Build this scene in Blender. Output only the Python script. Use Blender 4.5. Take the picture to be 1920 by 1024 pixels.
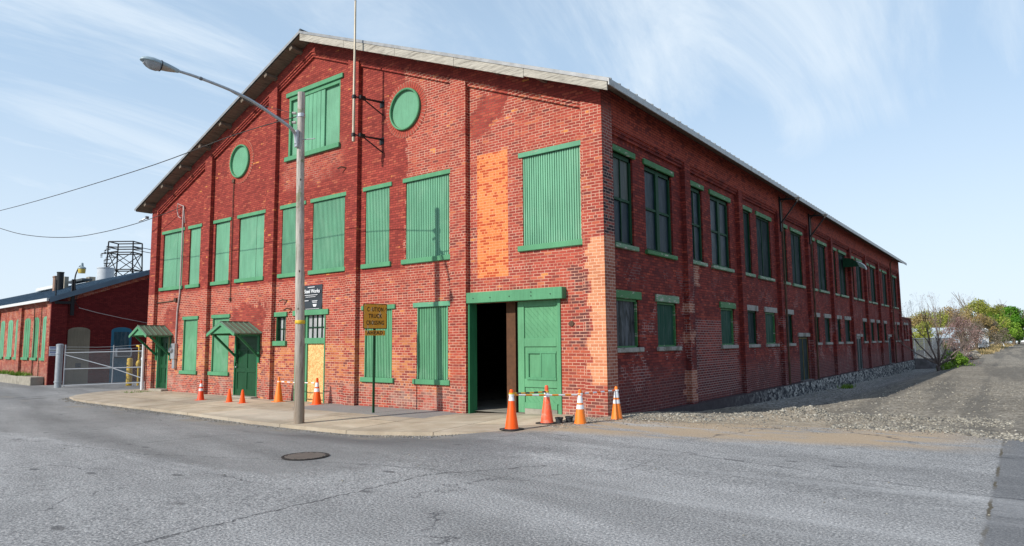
import bpy, bmesh, math, random
from mathutils import Vector, Matrix, noise
import numpy as np
R = math.radians
random.seed(7)
for o in list(bpy.data.objects): bpy.data.objects.remove(o)
scene = bpy.context.scene
C = scene.collection

# ------------------------------------------------------------------ camera
yaw, pitch, roll = -0.65023824, 0.10241339, -0.00925828
fwd = Vector((math.sin(yaw)*math.cos(pitch), math.cos(yaw)*math.cos(pitch), math.sin(pitch)))
rt = Vector((math.cos(yaw), -math.sin(yaw), 0)); up = rt.cross(fwd)
r2 = rt*math.cos(roll)+up*math.sin(roll); u2 = -rt*math.sin(roll)+up*math.cos(roll)
cam_d = bpy.data.cameras.new("camera"); cam = bpy.data.objects.new("camera", cam_d); C.objects.link(cam)
cam_d.sensor_width = 36; cam_d.lens = 1255.39/1920*36; cam_d.clip_end = 4000; cam_d.clip_start = .05
m = Matrix((( r2.x, u2.x, -fwd.x, 7.2725), (r2.y, u2.y, -fwd.y, -12.9389), (r2.z, u2.z, -fwd.z, 1.6), (0, 0, 0, 1)))
cam.matrix_world = m
scene.camera = cam

# ------------------------------------------------------------------ node helpers
class NT:
    def __init__(s, nt): s.nt = nt; s.n = nt.nodes; s.l = nt.links
    def add(s, t, **k):
        n = s.n.new(t)
        for a, b in k.items(): setattr(n, a, b)
        return n
    def put(s, sock, v):
        if v is None: return
        if hasattr(v, 'is_output') or isinstance(v, bpy.types.NodeSocket): s.l.new(v, sock)
        else:
            if isinstance(v, (tuple, list)) and len(v) == 3 and sock.type == 'RGBA': v = (*v, 1)
            sock.default_value = v
    def m(s, op, a, b=None, c=None, clamp=False):
        n = s.add('ShaderNodeMath', operation=op); n.use_clamp = clamp
        s.put(n.inputs[0], a); s.put(n.inputs[1], b)
        if c is not None: s.put(n.inputs[2], c)
        return n.outputs[0]
    def mix(s, f, a, b, mode='MIX'):
        n = s.add('ShaderNodeMix', data_type='RGBA', blend_type=mode)
        s.put(n.inputs[0], f); s.put(n.inputs[6], a); s.put(n.inputs[7], b)
        return n.outputs[2]
    def rng(s, v, a, b, c=0., d=1., smooth=True):
        n = s.add('ShaderNodeMapRange'); n.interpolation_type = 'SMOOTHSTEP' if smooth else 'LINEAR'
        s.put(n.inputs[0], v)
        for i, q in enumerate((a, b, c, d)): s.put(n.inputs[i+1], q)
        return n.outputs[0]
    def noise(s, vec, scale, detail=3, rough=.5, dist=0):
        n = s.add('ShaderNodeTexNoise'); s.put(n.inputs['Vector'], vec)
        n.inputs['Scale'].default_value = scale; n.inputs['Detail'].default_value = detail
        n.inputs['Roughness'].default_value = rough; n.inputs['Distortion'].default_value = dist
        return n.outputs[0]
    def vor(s, vec, scale, feature='F1', out=0):
        n = s.add('ShaderNodeTexVoronoi'); n.feature = feature; s.put(n.inputs['Vector'], vec)
        n.inputs['Scale'].default_value = scale
        return n.outputs[out]
    def ramp(s, v, stops, const=False):
        n = s.add('ShaderNodeValToRGB'); s.put(n.inputs[0], v)
        cr = n.color_ramp; cr.interpolation = 'CONSTANT' if const else 'LINEAR'
        while len(cr.elements) < len(stops): cr.elements.new(.5)
        for e, (p, c) in zip(cr.elements, stops): e.position = p; e.color = (*c, 1)
        return n.outputs[0]
    def pos(s): return s.add('ShaderNodeNewGeometry').outputs['Position']
    def sep(s, v):
        n = s.add('ShaderNodeSeparateXYZ'); s.put(n.inputs[0], v); return n.outputs
    def comb(s, x, y, z):
        n = s.add('ShaderNodeCombineXYZ')
        for i, q in enumerate((x, y, z)): s.put(n.inputs[i], q)
        return n.outputs[0]
    def scl(s, v, sc):
        n = s.add('ShaderNodeVectorMath', operation='MULTIPLY'); s.put(n.inputs[0], v); n.inputs[1].default_value = sc
        return n.outputs[0]
    def bump(s, h, strength=.3, dist=.01):
        n = s.add('ShaderNodeBump'); n.inputs['Strength'].default_value = strength
        n.inputs['Distance'].default_value = dist; s.put(n.inputs['Height'], h); return n.outputs[0]
    def box(s, u, v, u0, u1, v0, v1, e=.02):
        a = s.rng(u, u0-e, u0+e); b = s.rng(u, u1-e, u1+e, 1, 0)
        c = s.rng(v, v0-e, v0+e); d = s.rng(v, v1-e, v1+e, 1, 0)
        return s.m('MULTIPLY', s.m('MULTIPLY', a, b), s.m('MULTIPLY', c, d))

def mat(name):
    mt = bpy.data.materials.new(name); mt.use_nodes = True
    nt = NT(mt.node_tree); b = mt.node_tree.nodes['Principled BSDF']
    return mt, nt, b

# ------------------------------------------------------------------ sky, sun, exposure
SUNDIR = Vector((-.287, -.958, .652)).normalized()      # towards the sun
w = bpy.data.worlds.new("World"); scene.world = w; w.use_nodes = True
W = NT(w.node_tree); bg = w.node_tree.nodes['Background']
sky = W.add('ShaderNodeTexSky', sky_type='NISHITA'); sky.sun_disc = False
sky.sun_elevation = math.asin(SUNDIR.z); sky.sun_rotation = math.atan2(SUNDIR.x, SUNDIR.y) % (2*math.pi)
sky.air_density = 1.0; sky.dust_density = .6; sky.ozone_density = 2.6
tc = W.add('ShaderNodeTexCoord').outputs['Generated']
X, Y, Z = W.sep(tc)
zz = W.m('MAXIMUM', Z, .03)
pl = W.comb(W.m('DIVIDE', X, W.m('ADD', zz, .15)), W.m('DIVIDE', Y, W.m('ADD', zz, .15)), 0)
mp = W.add('ShaderNodeMapping'); W.put(mp.inputs[0], pl); mp.inputs['Rotation'].default_value = (0, 0, R(35)); mp.inputs['Scale'].default_value = (1.0, .35, 1)
n1 = W.noise(mp.outputs[0], 1.5, 8, .66, 1.1)
mp2 = W.add('ShaderNodeMapping'); W.put(mp2.inputs[0], pl); mp2.inputs['Rotation'].default_value = (0, 0, R(-20)); mp2.inputs['Scale'].default_value = (.5, .9, 1); mp2.inputs['Location'].default_value = (0.4, -2.2, 0)
n2 = W.noise(mp2.outputs[0], .55, 4, .55, .3)
cl = W.m('MULTIPLY', W.rng(n1, .36, .72), W.rng(n2, .30, .58), clamp=True)
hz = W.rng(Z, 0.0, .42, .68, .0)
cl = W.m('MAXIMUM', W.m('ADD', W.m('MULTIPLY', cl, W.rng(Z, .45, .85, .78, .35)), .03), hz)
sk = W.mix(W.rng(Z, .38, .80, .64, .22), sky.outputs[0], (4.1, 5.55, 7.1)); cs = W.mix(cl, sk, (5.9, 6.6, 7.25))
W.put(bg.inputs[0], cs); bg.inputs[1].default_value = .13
sl = bpy.data.lights.new("sun", 'SUN'); sl.energy = 4.3; sl.angle = R(.53); sl.color = (1, .945, .86)
so = bpy.data.objects.new("sun", sl); C.objects.link(so); so.rotation_euler = SUNDIR.to_track_quat('Z', 'Y').to_euler()
so.location = (-30, -60, 60)
scene.view_settings.view_transform = 'Standard'; scene.view_settings.look = 'None'
scene.view_settings.exposure = .15; scene.view_settings.gamma = 1
scene.render.engine = 'CYCLES'

# ------------------------------------------------------------------ mesh helpers
OFF = {}
def off(o): return OFF.get(o.name, Vector((0, 0, 0))) if o else Vector((0, 0, 0))
class MB:
    def __init__(s): s.v = []; s.f = []
    def pts(s, ps, fs):
        b = len(s.v); s.v += [tuple(p) for p in ps]; s.f += [tuple(b+i for i in f) for f in fs]; return s
    def quad(s, a, b, c, d): return s.pts((a, b, c, d), ((0, 1, 2, 3),))
    def box(s, x0, x1, y0, y1, z0, z1):
        p = [(x, y, z) for z in (z0, z1) for y in (y0, y1) for x in (x0, x1)]
        return s.pts(p, ((0, 2, 3, 1), (4, 5, 7, 6), (0, 1, 5, 4), (2, 6, 7, 3), (0, 4, 6, 2), (1, 3, 7, 5)))
    def obox(s, c, ax, ay, az, hx, hy, hz):
        c = Vector(c); p = []
        for k in (-1, 1):
            for j in (-1, 1):
                for i in (-1, 1): p.append(c+ax*(hx*i)+ay*(hy*j)+az*(hz*k))
        return s.pts(p, ((0, 2, 3, 1), (4, 5, 7, 6), (0, 1, 5, 4), (2, 6, 7, 3), (0, 4, 6, 2), (1, 3, 7, 5)))
    def bar(s, a, b, w, h=None, upv=(0, 0, 1)):
        a = Vector(a); b = Vector(b); h = h or w; d = b-a; L = d.length; d.normalize()
        u = Vector(upv)
        if abs(d.dot(u)) > .98: u = Vector((0, 1, 0))
        x = d.cross(u).normalized(); y = x.cross(d)
        return s.obox((a+b)/2, d, x, y, L/2, w/2, h/2)
    def tube(s, a, b, r0, r1=None, n=10, caps=True):
        return s.path([a, b], [r0, r0 if r1 is None else r1], n, caps)
    def path(s, ps, rs, n=8, caps=True):
        ps = [Vector(p) for p in ps]
        if not hasattr(rs, '__len__'): rs = [rs]*len(ps)
        b = len(s.v); ref = None
        for i, p in enumerate(ps):
            d = (ps[min(i+1, len(ps)-1)]-ps[max(i-1, 0)]).normalized()
            if ref is None: ref = Vector((0, 0, 1)) if abs(d.z) < .9 else Vector((1, 0, 0))
            x = d.cross(ref).normalized(); y = x.cross(d).normalized(); ref = y
            for k in range(n):
                a = 2*math.pi*k/n; s.v.append(tuple(p+x*(math.cos(a)*rs[i])+y*(math.sin(a)*rs[i])))
        for i in range(len(ps)-1):
            for k in range(n):
                s.f.append((b+i*n+k, b+i*n+(k+1) % n, b+(i+1)*n+(k+1) % n, b+(i+1)*n+k))
        if caps:
            s.f.append(tuple(b+k for k in range(n))[::-1]); s.f.append(tuple(b+(len(ps)-1)*n+k for k in range(n)))
        return s
    def lathe(s, c, prof, n=24, ax=None):
        """prof: list of (r, h)"""
        c = Vector(c); b = len(s.v)
        if ax is None: xx, yy, zz_ = Vector((1, 0, 0)), Vector((0, 1, 0)), Vector((0, 0, 1))
        else:
            zz_ = Vector(ax).normalized(); xx = zz_.orthogonal().normalized(); yy = zz_.cross(xx)
        for r, h in prof:
            for k in range(n):
                a = 2*math.pi*k/n; s.v.append(tuple(c+xx*(math.cos(a)*r)+yy*(math.sin(a)*r)+zz_*h))
        for i in range(len(prof)-1):
            for k in range(n): s.f.append((b+i*n+k, b+i*n+(k+1) % n, b+(i+1)*n+(k+1) % n, b+(i+1)*n+k))
        s.f.append(tuple(b+k for k in range(n))[::-1]); s.f.append(tuple(b+(len(prof)-1)*n+k for k in range(n)))
        return s
    def prism(s, poly, y0, y1, axis='y'):
        """extrude a polygon; axis y: poly is (x,z); axis x: poly is (y,z)"""
        n = len(poly)
        if axis == 'y': P = [(a, y0, b) for a, b in poly]+[(a, y1, b) for a, b in poly]
        elif axis == 'x': P = [(y0, a, b) for a, b in poly]+[(y1, a, b) for a, b in poly]
        else: P = [(a, b, y0) for a, b in poly]+[(a, b, y1) for a, b in poly]
        return s.pts(P, [tuple(range(n)), tuple(range(2*n-1, n-1, -1))]+[(i, i+n, (i+1) % n+n, (i+1) % n) for i in range(n)])
    def build(s, name, mt, parent=None, smooth=False, fix=True):
        me = bpy.data.meshes.new(name); of = off(parent)
        me.from_pydata([tuple(Vector(v)-of) for v in s.v], [], s.f)
        if fix:
            bm = bmesh.new(); bm.from_mesh(me); bmesh.ops.recalc_face_normals(bm, faces=bm.faces); bm.to_mesh(me); bm.free()
        me.materials.append(mt)
        if smooth:
            me.shade_smooth() if hasattr(me, 'shade_smooth') else [setattr(p, 'use_smooth', True) for p in me.polygons]
            try: me.set_sharp_from_angle(angle=R(40))
            except Exception: pass
        o = bpy.data.objects.new(name, me); C.objects.link(o)
        if parent: o.parent = parent; OFF[o.name] = of
        return o
def tag(o, label=None, cat=None, group=None, kind=None):
    if label: o['label'] = label
    if cat: o['category'] = cat
    if group: o['group'] = group
    if kind: o['kind'] = kind
    return o
def thing(name, loc, label, cat, group=None):
    o = bpy.data.objects.new(name, None); C.objects.link(o); o.location = loc; OFF[o.name] = Vector(loc)
    o.empty_display_size = .2
    return tag(o, label, cat, group)
def copy_thing(src, loc, rz, label, group=None):
    r = src.copy(); C.objects.link(r); r.location = loc; r.rotation_euler = (0, 0, rz); r['label'] = label
    if group: r['group'] = group
    for ch in list(src.children):
        c = ch.copy(); C.objects.link(c); c.parent = r
        for g in ch.children:
            d = g.copy(); C.objects.link(d); d.parent = c
    return r
def bevel(o, w=.006, seg=1):
    mo = o.modifiers.new('bevel', 'BEVEL'); mo.width = w; mo.segments = seg; mo.limit_method = 'ANGLE'; mo.angle_limit = R(40)
def lerp(x, xs, ys): return float(np.interp(x, xs, ys))
def sst(x, a, b):
    t = min(1, max(0, (x-a)/(b-a))); return t*t*(3-2*t)
def fbm(x, y, sc, oct=3): return noise.fractal(Vector((x*sc, y*sc, 3.3)), 1, 2, oct)

# ------------------------------------------------------------------ plain materials
def plain(name, col, rough=.6, metal=0., var=.12, vscale=6., bumpk=0., dirt=None, dscale=2., dthr=(.5, .7), spec=.35):
    mt, nt, b = mat(name); p = nt.pos()
    n = nt.noise(p, vscale, 5, .6)
    f = nt.rng(n, .25, .75, 1-var, 1+var, False)
    c = nt.mix(1., (*col, 1), nt.comb(f, f, f), 'MULTIPLY')
    if dirt:
        d = nt.rng(nt.noise(p, dscale, 6, .65, .4), *dthr)
        c = nt.mix(d, c, (*dirt, 1))
    nt.put(b.inputs['Base Color'], c); b.inputs['Roughness'].default_value = rough; b.inputs['Metallic'].default_value = metal
    b.inputs['Specular IOR Level'].default_value = spec
    if bumpk: nt.put(b.inputs['Normal'], nt.bump(n, bumpk, .01))
    return mt
def painted_wood(name, col, chip=(.35, .3, .22), chipped=.0, grain=True, rough=.55):
    mt, nt, b = mat(name); p = nt.pos()
    v = nt.scl(p, (14, 14, 1.2)); n = nt.noise(v, 1.5, 5, .6); big = nt.noise(p, 1.1, 4, .6)
    f = nt.m('MULTIPLY', nt.rng(n, .25, .75, .86, 1.12, False), nt.rng(big, .3, .7, .85, 1.13, False))
    c = nt.mix(1., (*col, 1), nt.comb(f, f, f), 'MULTIPLY')
    if chipped:
        k = nt.noise(nt.scl(p, (3.2, 3.2, 13)), 1., 7, .72)
        c = nt.mix(nt.rng(k, .74-chipped, .79-chipped), c, (*chip, 1))
    nt.put(b.inputs['Base Color'], c); b.inputs['Roughness'].default_value = rough
    b.inputs['Specular IOR Level'].default_value = .18
    nt.put(b.inputs['Normal'], nt.bump(n, .25, .006))
    return mt
M = {}
M['green'] = painted_wood('green_paint', (.13, .33, .20))
M['green_trim'] = painted_wood('green_trim_paint', (.09, .27, .14), chipped=.0)
M['green_chip'] = painted_wood('green_chipped_paint', (.11, .30, .18), chipped=.14)
M['green_door'] = painted_wood('green_door_paint', (.105, .29, .15), chip=(.28, .3, .2), chipped=.07)
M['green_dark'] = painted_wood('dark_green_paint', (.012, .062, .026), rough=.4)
M['green_jamb'] = painted_wood('jamb_green_paint', (.03, .17, .075), rough=.5)
M['green_side'] = painted_wood('side_green_paint', (.05, .165, .06), chip=(.4, .38, .33), chipped=.16)
M['green_pale'] = painted_wood('faded_pale_green_paint', (.13, .23, .14), chip=(.38, .36, .32), chipped=.2)
M['green_frame'] = painted_wood('deep_green_frame_paint', (.007, .045, .02), rough=.6)
M['stone_sill'] = plain('stone_sill', (.29, .28, .26), .9, var=.25, vscale=9, dirt=(.15, .14, .12), dthr=(.5, .62))
M['roof_green'] = plain('green_metal_roof', (.13, .20, .145), .38, .25, var=.12, vscale=3, dirt=(.25, .3, .25), dthr=(.58, .8))
M['roof_dark'] = plain('dark_metal_roof', (.10, .11, .115), .45, .6, var=.2)
M['white_trim'] = plain('white_metal_trim', (.62, .63, .62), .45, var=.08, dirt=(.3, .28, .25), dthr=(.62, .75))
M['galv'] = plain('galvanised_steel', (.42, .44, .46), .42, .65, var=.15, vscale=12)
M['fence_wire'] = plain('fence_wire', (.17, .18, .19), .5, .5)
M['lamp_grey'] = plain('lamp_grey_paint', (.30, .38, .42), .45, .1, var=.12, dirt=(.25, .22, .18), dthr=(.62, .8))
M['black_metal'] = plain('black_metal', (.018, .018, .02), .5, .3)
M['rust_metal'] = plain('rusty_iron', (.10, .055, .035), .75, .3, var=.3, dirt=(.03, .02, .018))
M['white_paint'] = plain('white_paint', (.7, .72, .74), .5, var=.08, dirt=(.4, .36, .3), dthr=(.62, .74))
M['rubber'] = plain('black_rubber', (.028, .025, .024), .75, dirt=(.12, .1, .09), dscale=14, dthr=(.5, .75))
M['orange'] = plain('orange_plastic', (.85, .095, .006), .5, var=.07, dirt=(.45, .10, .03), dscale=11, dthr=(.60, .8), spec=.25)
M['orange_light'] = plain('faded_orange_plastic', (.82, .19, .015), .5, var=.1, dirt=(.5, .2, .08), dscale=9, dthr=(.58, .8))
M['red_cone'] = plain('red_orange_plastic', (.78, .06, .01), .45, var=.08, dirt=(.4, .08, .05), dscale=11, dthr=(.6, .8))
M['reflect'] = plain('reflective_white_band', (.72, .73, .75), .5, var=.12, vscale=20, dirt=(.5, .48, .46), dscale=14, dthr=(.55, .75))
M['yellow'] = plain('yellow_paint', (.62, .40, .03), .5, var=.15, dirt=(.12, .09, .05), dscale=7, dthr=(.56, .66))
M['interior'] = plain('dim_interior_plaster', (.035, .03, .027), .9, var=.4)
M['post_wood'] = plain('brown_timber', (.09, .038, .016), .8, var=.3, vscale=10)
M['ac'] = plain('white_enamel', (.6, .62, .62), .45, var=.05)
M['dark_slot'] = plain('dark_recess', (.03, .035, .04), .8)
M['blue_paint'] = painted_wood('blue_paint', (.035, .15, .23))
M['plywood_grey'] = painted_wood('weathered_plywood', (.21, .18, .13))
M['blue_roof'] = plain('blue_metal_roof', (.115, .17, .22), .4, .25, var=.15, vscale=1.5)
M['concrete'] = plain('old_concrete', (.30, .275, .225), .92, var=.22, vscale=4, bumpk=.3, dirt=(.16, .15, .13), dscale=1.5)
M['conc_dark'] = plain('dark_damp_concrete', (.12, .11, .11), .92, var=.4, vscale=2.5, bumpk=.4, dirt=(.2, .2, .21), dscale=1.2)
M['insul'] = plain('porcelain', (.35, .33, .31), .3)
M['pipe_white'] = plain('white_pvc', (.40, .33, .31), .5, var=.1)

M['mortar'] = plain('old_lime_mortar', (.44, .22, .16), .9, var=.2)
M['arch_brick'] = plain('arch_red_brick', (.33, .055, .034), .85, var=.35, vscale=12)
def bark(name, col, dark, moss=None, vs=(10, 10, .8)):
    mt, nt, b = mat(name); p = nt.pos()
    n = nt.noise(nt.scl(p, vs), 2.2, 7, .7, .3)
    c = nt.ramp(n, [(.30, dark), (.48, col), (.72, tuple(min(1, q*1.45) for q in col))])
    z = nt.sep(p)[2]
    if moss:
        k = nt.m('MULTIPLY', nt.rng(nt.noise(p, 2.3, 5, .7), .5, .62), nt.rng(z, 3.2, 4.6))
        c = nt.mix(nt.m('MULTIPLY', k, .6), c, (*moss, 1))
        br = nt.rng(z, 2.6, .1, 0, .75); c = nt.mix(br, c, nt.mix(.8, c, (.17, .105, .055, 1), 'MIX'))
        kn = nt.vor(nt.scl(p, (3., 3., 1.6)), 1.6); c = nt.mix(nt.rng(kn, .10, .06), c, (.05, .035, .02, 1))
    nt.put(b.inputs['Base Color'], c); b.inputs['Roughness'].default_value = .9
    nt.put(b.inputs['Normal'], nt.bump(n, .5, .02)); return mt
M['pole_wood'] = bark('weathered_pole_wood', (.37, .34, .30), (.12, .105, .085), moss=(.10, .13, .03))
M['old_board'] = bark('weathered_white_board', (.36, .335, .285), (.10, .085, .07), vs=(1.2, 10, 14))
M['soffit'] = bark('weathered_soffit_boards', (.15, .115, .085), (.05, .035, .025), vs=(8, 1, 8))
M['twig'] = bark('grey_brown_bark', (.16, .125, .11), (.06, .045, .04))
M['trunk'] = bark('tree_bark', (.12, .09, .06), (.04, .03, .02))

def corr_mat(name, col):
    mt, nt, b = mat(name); p = nt.pos()
    n = nt.noise(nt.scl(p, (7, 7, .7)), 1.4, 5, .6)
    n2 = nt.noise(p, .8, 3, .5)
    f = nt.m('MULTIPLY', nt.rng(n, .3, .7, .88, 1.12, False), nt.rng(n2, .3, .7, .9, 1.1, False))
    c = nt.mix(1., (*col, 1), nt.comb(f, f, f), 'MULTIPLY')
    st_ = nt.rng(nt.noise(nt.scl(p, (11, 11, .45)), 1.2, 6, .7), .54, .74); c = nt.mix(nt.m('MULTIPLY', st_, .38), c, (.035, .13, .075, 1))
    fd = nt.rng(nt.noise(nt.scl(p, (1.5, 1.5, .8)), 1.3, 5, .65, .6), .5, .7); c = nt.mix(nt.m('MULTIPLY', fd, .28), c, (.26, .45, .31, 1))
    sm = nt.rng(nt.noise(nt.scl(p, (3, 3, 9)), 1.6, 5, .7), .62, .74)
    c = nt.mix(nt.m('MULTIPLY', sm, .35), c, (.22, .34, .2, 1))
    nt.put(b.inputs['Base Color'], c); b.inputs['Roughness'].default_value = .5; b.inputs['Specular IOR Level'].default_value = .3
    return mt
M['corr'] = corr_mat('corrugated_green_metal', (.14, .345, .215))
M['corr_low'] = corr_mat('corrugated_green_metal_lower', (.115, .31, .17))

# glass and dim boarded panes
def pane(name, a, bcol, thr=(.45, .7), rough=.22):
    mt, nt, b = mat(name); p = nt.pos()
    n = nt.noise(nt.scl(p, (5, 5, .9)), 1.3, 5, .65, 1.2)
    c = nt.mix(nt.rng(n, *thr), (*a, 1), (*bcol, 1))
    nt.put(b.inputs['Base Color'], c); nt.put(b.inputs['Roughness'], nt.rng(n, .3, .7, rough, .5)); b.inputs['Specular IOR Level'].default_value = .05 if 'screen' in name or 'wire' in name else .14
    return mt
M['glass_blue'] = pane('filmed_glass', (.008, .02, .03), (.075, .12, .155), thr=(.54, .78), rough=.3)
M['glass_ribbed'] = pane('ribbed_grey_glass', (.075, .088, .085), (.13, .145, .135), rough=.5)
M['panel_dark'] = pane('dark_weathered_screen', (.010, .022, .025), (.03, .05, .055), rough=.6)
M['panel_green'] = pane('dark_green_screen', (.012, .055, .038), (.045, .09, .075), rough=.5)
M['glass_pale'] = pane('frosted_glass', (.30, .31, .32), (.5, .5, .5))
M['mesh_grey'] = pane('dusty_wire_glass', (.014, .018, .02), (.10, .11, .125), thr=(.4, .65))

# OSB
mt, nt, b = mat('strand_board'); p = nt.pos()
vv = nt.add('ShaderNodeTexVoronoi'); nt.put(vv.inputs['Vector'], nt.comb(nt.sep(p)[0], 0, nt.sep(p)[2])); vv.inputs['Scale'].default_value = 26
nz = nt.noise(p, 45, 3, .6)
c = nt.mix(nt.sep(vv.outputs['Color'])[0], (.50, .26, .08, 1), (.80, .52, .22, 1)); c = nt.mix(nt.rng(nz, .6, .7), c, (.30, .14, .05, 1))
nt.put(b.inputs['Base Color'], c); b.inputs['Roughness'].default_value = .8; M['osb'] = mt

# ------------------------------------------------------------------ brick
def brick_mat(name, kind):
    mt, nt, b = mat(name); p = nt.pos(); x, y, z = nt.sep(p)
    if kind == 'left':
        u = nt.m('ADD', x, y)
    else: u = nt.m('ADD', x, y)
    wob = nt.m('MULTIPLY', nt.m('SUBTRACT', nt.noise(p, .6, 2), .5), .02)
    vec = nt.comb(u, nt.m('ADD', z, nt.m('ADD', wob, 3.5)), 0)
    bt = nt.add('ShaderNodeTexBrick'); nt.put(bt.inputs['Vector'], vec)
    bt.offset = .5; bt.squash = .5; bt.squash_frequency = 7
    bt.inputs['Color1'].default_value = (0, 0, 0, 1); bt.inputs['Color2'].default_value = (1, 1, 1, 1); bt.inputs['Mortar'].default_value = (.5, .5, .5, 1)
    for k, v_ in (('Scale', 1.), ('Mortar Size', .0085), ('Mortar Smooth', .3), ('Bias', 0.), ('Brick Width', .21), ('Row Height', .07)): bt.inputs[k].default_value = v_
    t = nt.sep(bt.outputs['Color'])[0]; mo = bt.outputs['Fac']
    t2 = nt.m('FRACT', nt.m('MULTIPLY', t, 7.31))
    big = nt.noise(p, .5, 5, .6, .5); mid = nt.noise(p, 2.2, 5, .65); fine = nt.noise(p, 45, 3, .6)
    # jagged horizontal coordinate: shifts per pair of courses, as toothed brickwork does
    row = nt.m('FLOOR', nt.m('DIVIDE', z, .14)); jag = nt.m('MULTIPLY', nt.m('SUBTRACT', nt.m('FRACT', nt.m('MULTIPLY', nt.m('SINE', nt.m('MULTIPLY', row, 12.9898)), 43758.5)), .5), .34)
    if kind == 'front':
        xj = nt.m('ADD', x, nt.m('MULTIPLY', jag, .6)); soft = nt.m('MULTIPLY', nt.m('SUBTRACT', mid, .5), 1.4)
        xs = nt.m('ADD', x, soft); zs = nt.m('ADD', z, soft)
        red = nt.ramp(t, [(0, (.19, .030, .025)), (.3, (.255, .040, .031)), (.65, (.30, .048, .036)), (.9, (.35, .066, .044)), (1, (.39, .10, .058))])
        rep = nt.ramp(t, [(0, (.17, .040, .034)), (.12, (.26, .044, .032)), (.5, (.325, .052, .036)), (.92, (.40, .076, .048)), (1, (.46, .13, .06))])
        low = nt.m('MULTIPLY', nt.rng(z, 3.62, 3.68, 1, 0), 1.)
        righ = nt.m('MULTIPLY', nt.rng(xj, -6.42, -6.38), nt.rng(z, 3.6, 3.7))
        under = nt.m('MULTIPLY', nt.box(xs, zs, -12.3, -9.3, 6.9, 8.0, .3), .6)
        rr = nt.m('MAXIMUM', nt.m('MAXIMUM', low, righ), under)
        frz = nt.rng(nt.m('ADD', z, nt.m('MULTIPLY', nt.m('ABSOLUTE', nt.m('ADD', x, 10.8)), .394)), 11.16, 11.17)
        rr = nt.m('MULTIPLY', rr, nt.m('SUBTRACT', 1, frz))
        pt = nt.m('MAXIMUM', nt.box(xs, zs, -15.3, -13.0, 1.9, 2.95, .08), nt.box(xs, zs, -20.3, -19.0, 2.1, 2.95, .12))
        pt = nt.m('MAXIMUM', pt, nt.box(nt.m('ADD', xs, nt.m('MULTIPLY', z, -.6)), zs, -8.4, -7.4, 7.0, 8.1, .1))
        pt = nt.m('MAXIMUM', pt, nt.m('MULTIPLY', nt.rng(big, .60, .70), .35))
        rr = nt.m('MULTIPLY', rr, nt.m('SUBTRACT', 1, nt.m('MULTIPLY', pt, .85)))
        col = nt.mix(rr, red, rep)
        # orange and brown weathering near the pavement
        ob = nt.m('MULTIPLY', nt.rng(zs, 1.95, 1.5, 0, 1), nt.rng(zs, .1, .9, 0, 1))
        ob = nt.m('MULTIPLY', ob, nt.rng(x, -4.7, -4.5, 1, .15)); ob = nt.m('MULTIPLY', ob, nt.rng(t2, .35, .55))
        col = nt.mix(nt.m('MULTIPLY', ob, .8), col, nt.mix(t, (.42, .14, .06, 1), (.56, .24, .08, 1)))
        br = nt.m('MULTIPLY', nt.rng(zs, 1.3, .3, 0, 1), nt.rng(t2, .4, .25)); col = nt.mix(nt.m('MULTIPLY', br, .75), col, (.15, .06, .05, 1))
        sp = nt.m('MULTIPLY', nt.rng(t, .955, .97), nt.rng(mid, .55, .62)); col = nt.mix(sp, col, (.58, .22, .06, 1))
        org = nt.box(x, z, -3.76, -2.76, 3.22, 6.43, .006)
        col = nt.mix(org, col, nt.mix(nt.rng(nt.m('ADD', t, nt.m('MULTIPLY', nt.m('SUBTRACT', nt.noise(p, 5.5, 4, .6), .5), 1.5)), .5, .72), (.66, .19, .06, 1), (.44, .07, .024, 1)))
        tee = nt.m('MULTIPLY', nt.rng(xj, -.40, -.38), nt.rng(z, 3.9, 3.92, 1, 0)); tee = nt.m('MULTIPLY', tee, nt.rng(z, .62, .66))
        col = nt.mix(tee, col, nt.mix(t, (.50, .17, .085, 1), (.62, .27, .14, 1)))
        dk = nt.m('MULTIPLY', nt.box(xj, zs, -.95, -.45, 1.3, 3.3, .08), nt.rng(t2, .55, .45)); col = nt.mix(dk, col, (.13, .045, .04, 1))
        mor = nt.mix(rr, (.15, .028, .02, 1), nt.mix(nt.rng(mid, .35, .65), (.46, .20, .135, 1), (.60, .37, .27, 1)))
        mor = nt.mix(nt.m('MULTIPLY', org, .75), mor, (.76, .33, .14, 1)); mor = nt.mix(nt.m('MULTIPLY', tee, .8), mor, (.74, .46, .30, 1))
        mor = nt.mix(nt.m('MULTIPLY', nt.rng(mid, .55, .7), nt.m('MULTIPLY', rr, .45)), mor, (.36, .12, .09, 1))
        mor = nt.mix(nt.rng(z, .9, -.1, 0, .35), mor, (.40, .31, .26, 1))
        eff = nt.m('MULTIPLY', nt.rng(zs, .75, .05), nt.rng(nt.noise(p, 1.4, 6, .7, .5), .46, .62)); col = nt.mix(nt.m('MULTIPLY', eff, .45), col, (.46, .33, .27, 1))
    elif kind == 'side':
        yj = nt.m('ADD', y, nt.m('MULTIPLY', jag, .7)); soft = nt.m('MULTIPLY', nt.m('SUBTRACT', mid, .5), 1.6)
        ys = nt.m('ADD', y, soft); zs = nt.m('ADD', z, soft)
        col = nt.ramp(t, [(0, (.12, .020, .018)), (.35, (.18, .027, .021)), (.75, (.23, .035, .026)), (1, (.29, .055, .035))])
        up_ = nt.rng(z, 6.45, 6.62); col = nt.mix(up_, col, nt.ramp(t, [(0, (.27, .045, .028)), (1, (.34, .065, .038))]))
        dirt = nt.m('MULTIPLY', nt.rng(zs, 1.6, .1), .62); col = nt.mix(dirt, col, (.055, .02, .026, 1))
        col = nt.mix(nt.m('MULTIPLY', nt.rng(t2, .78, .8), .6), col, (.075, .014, .018, 1))
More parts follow.
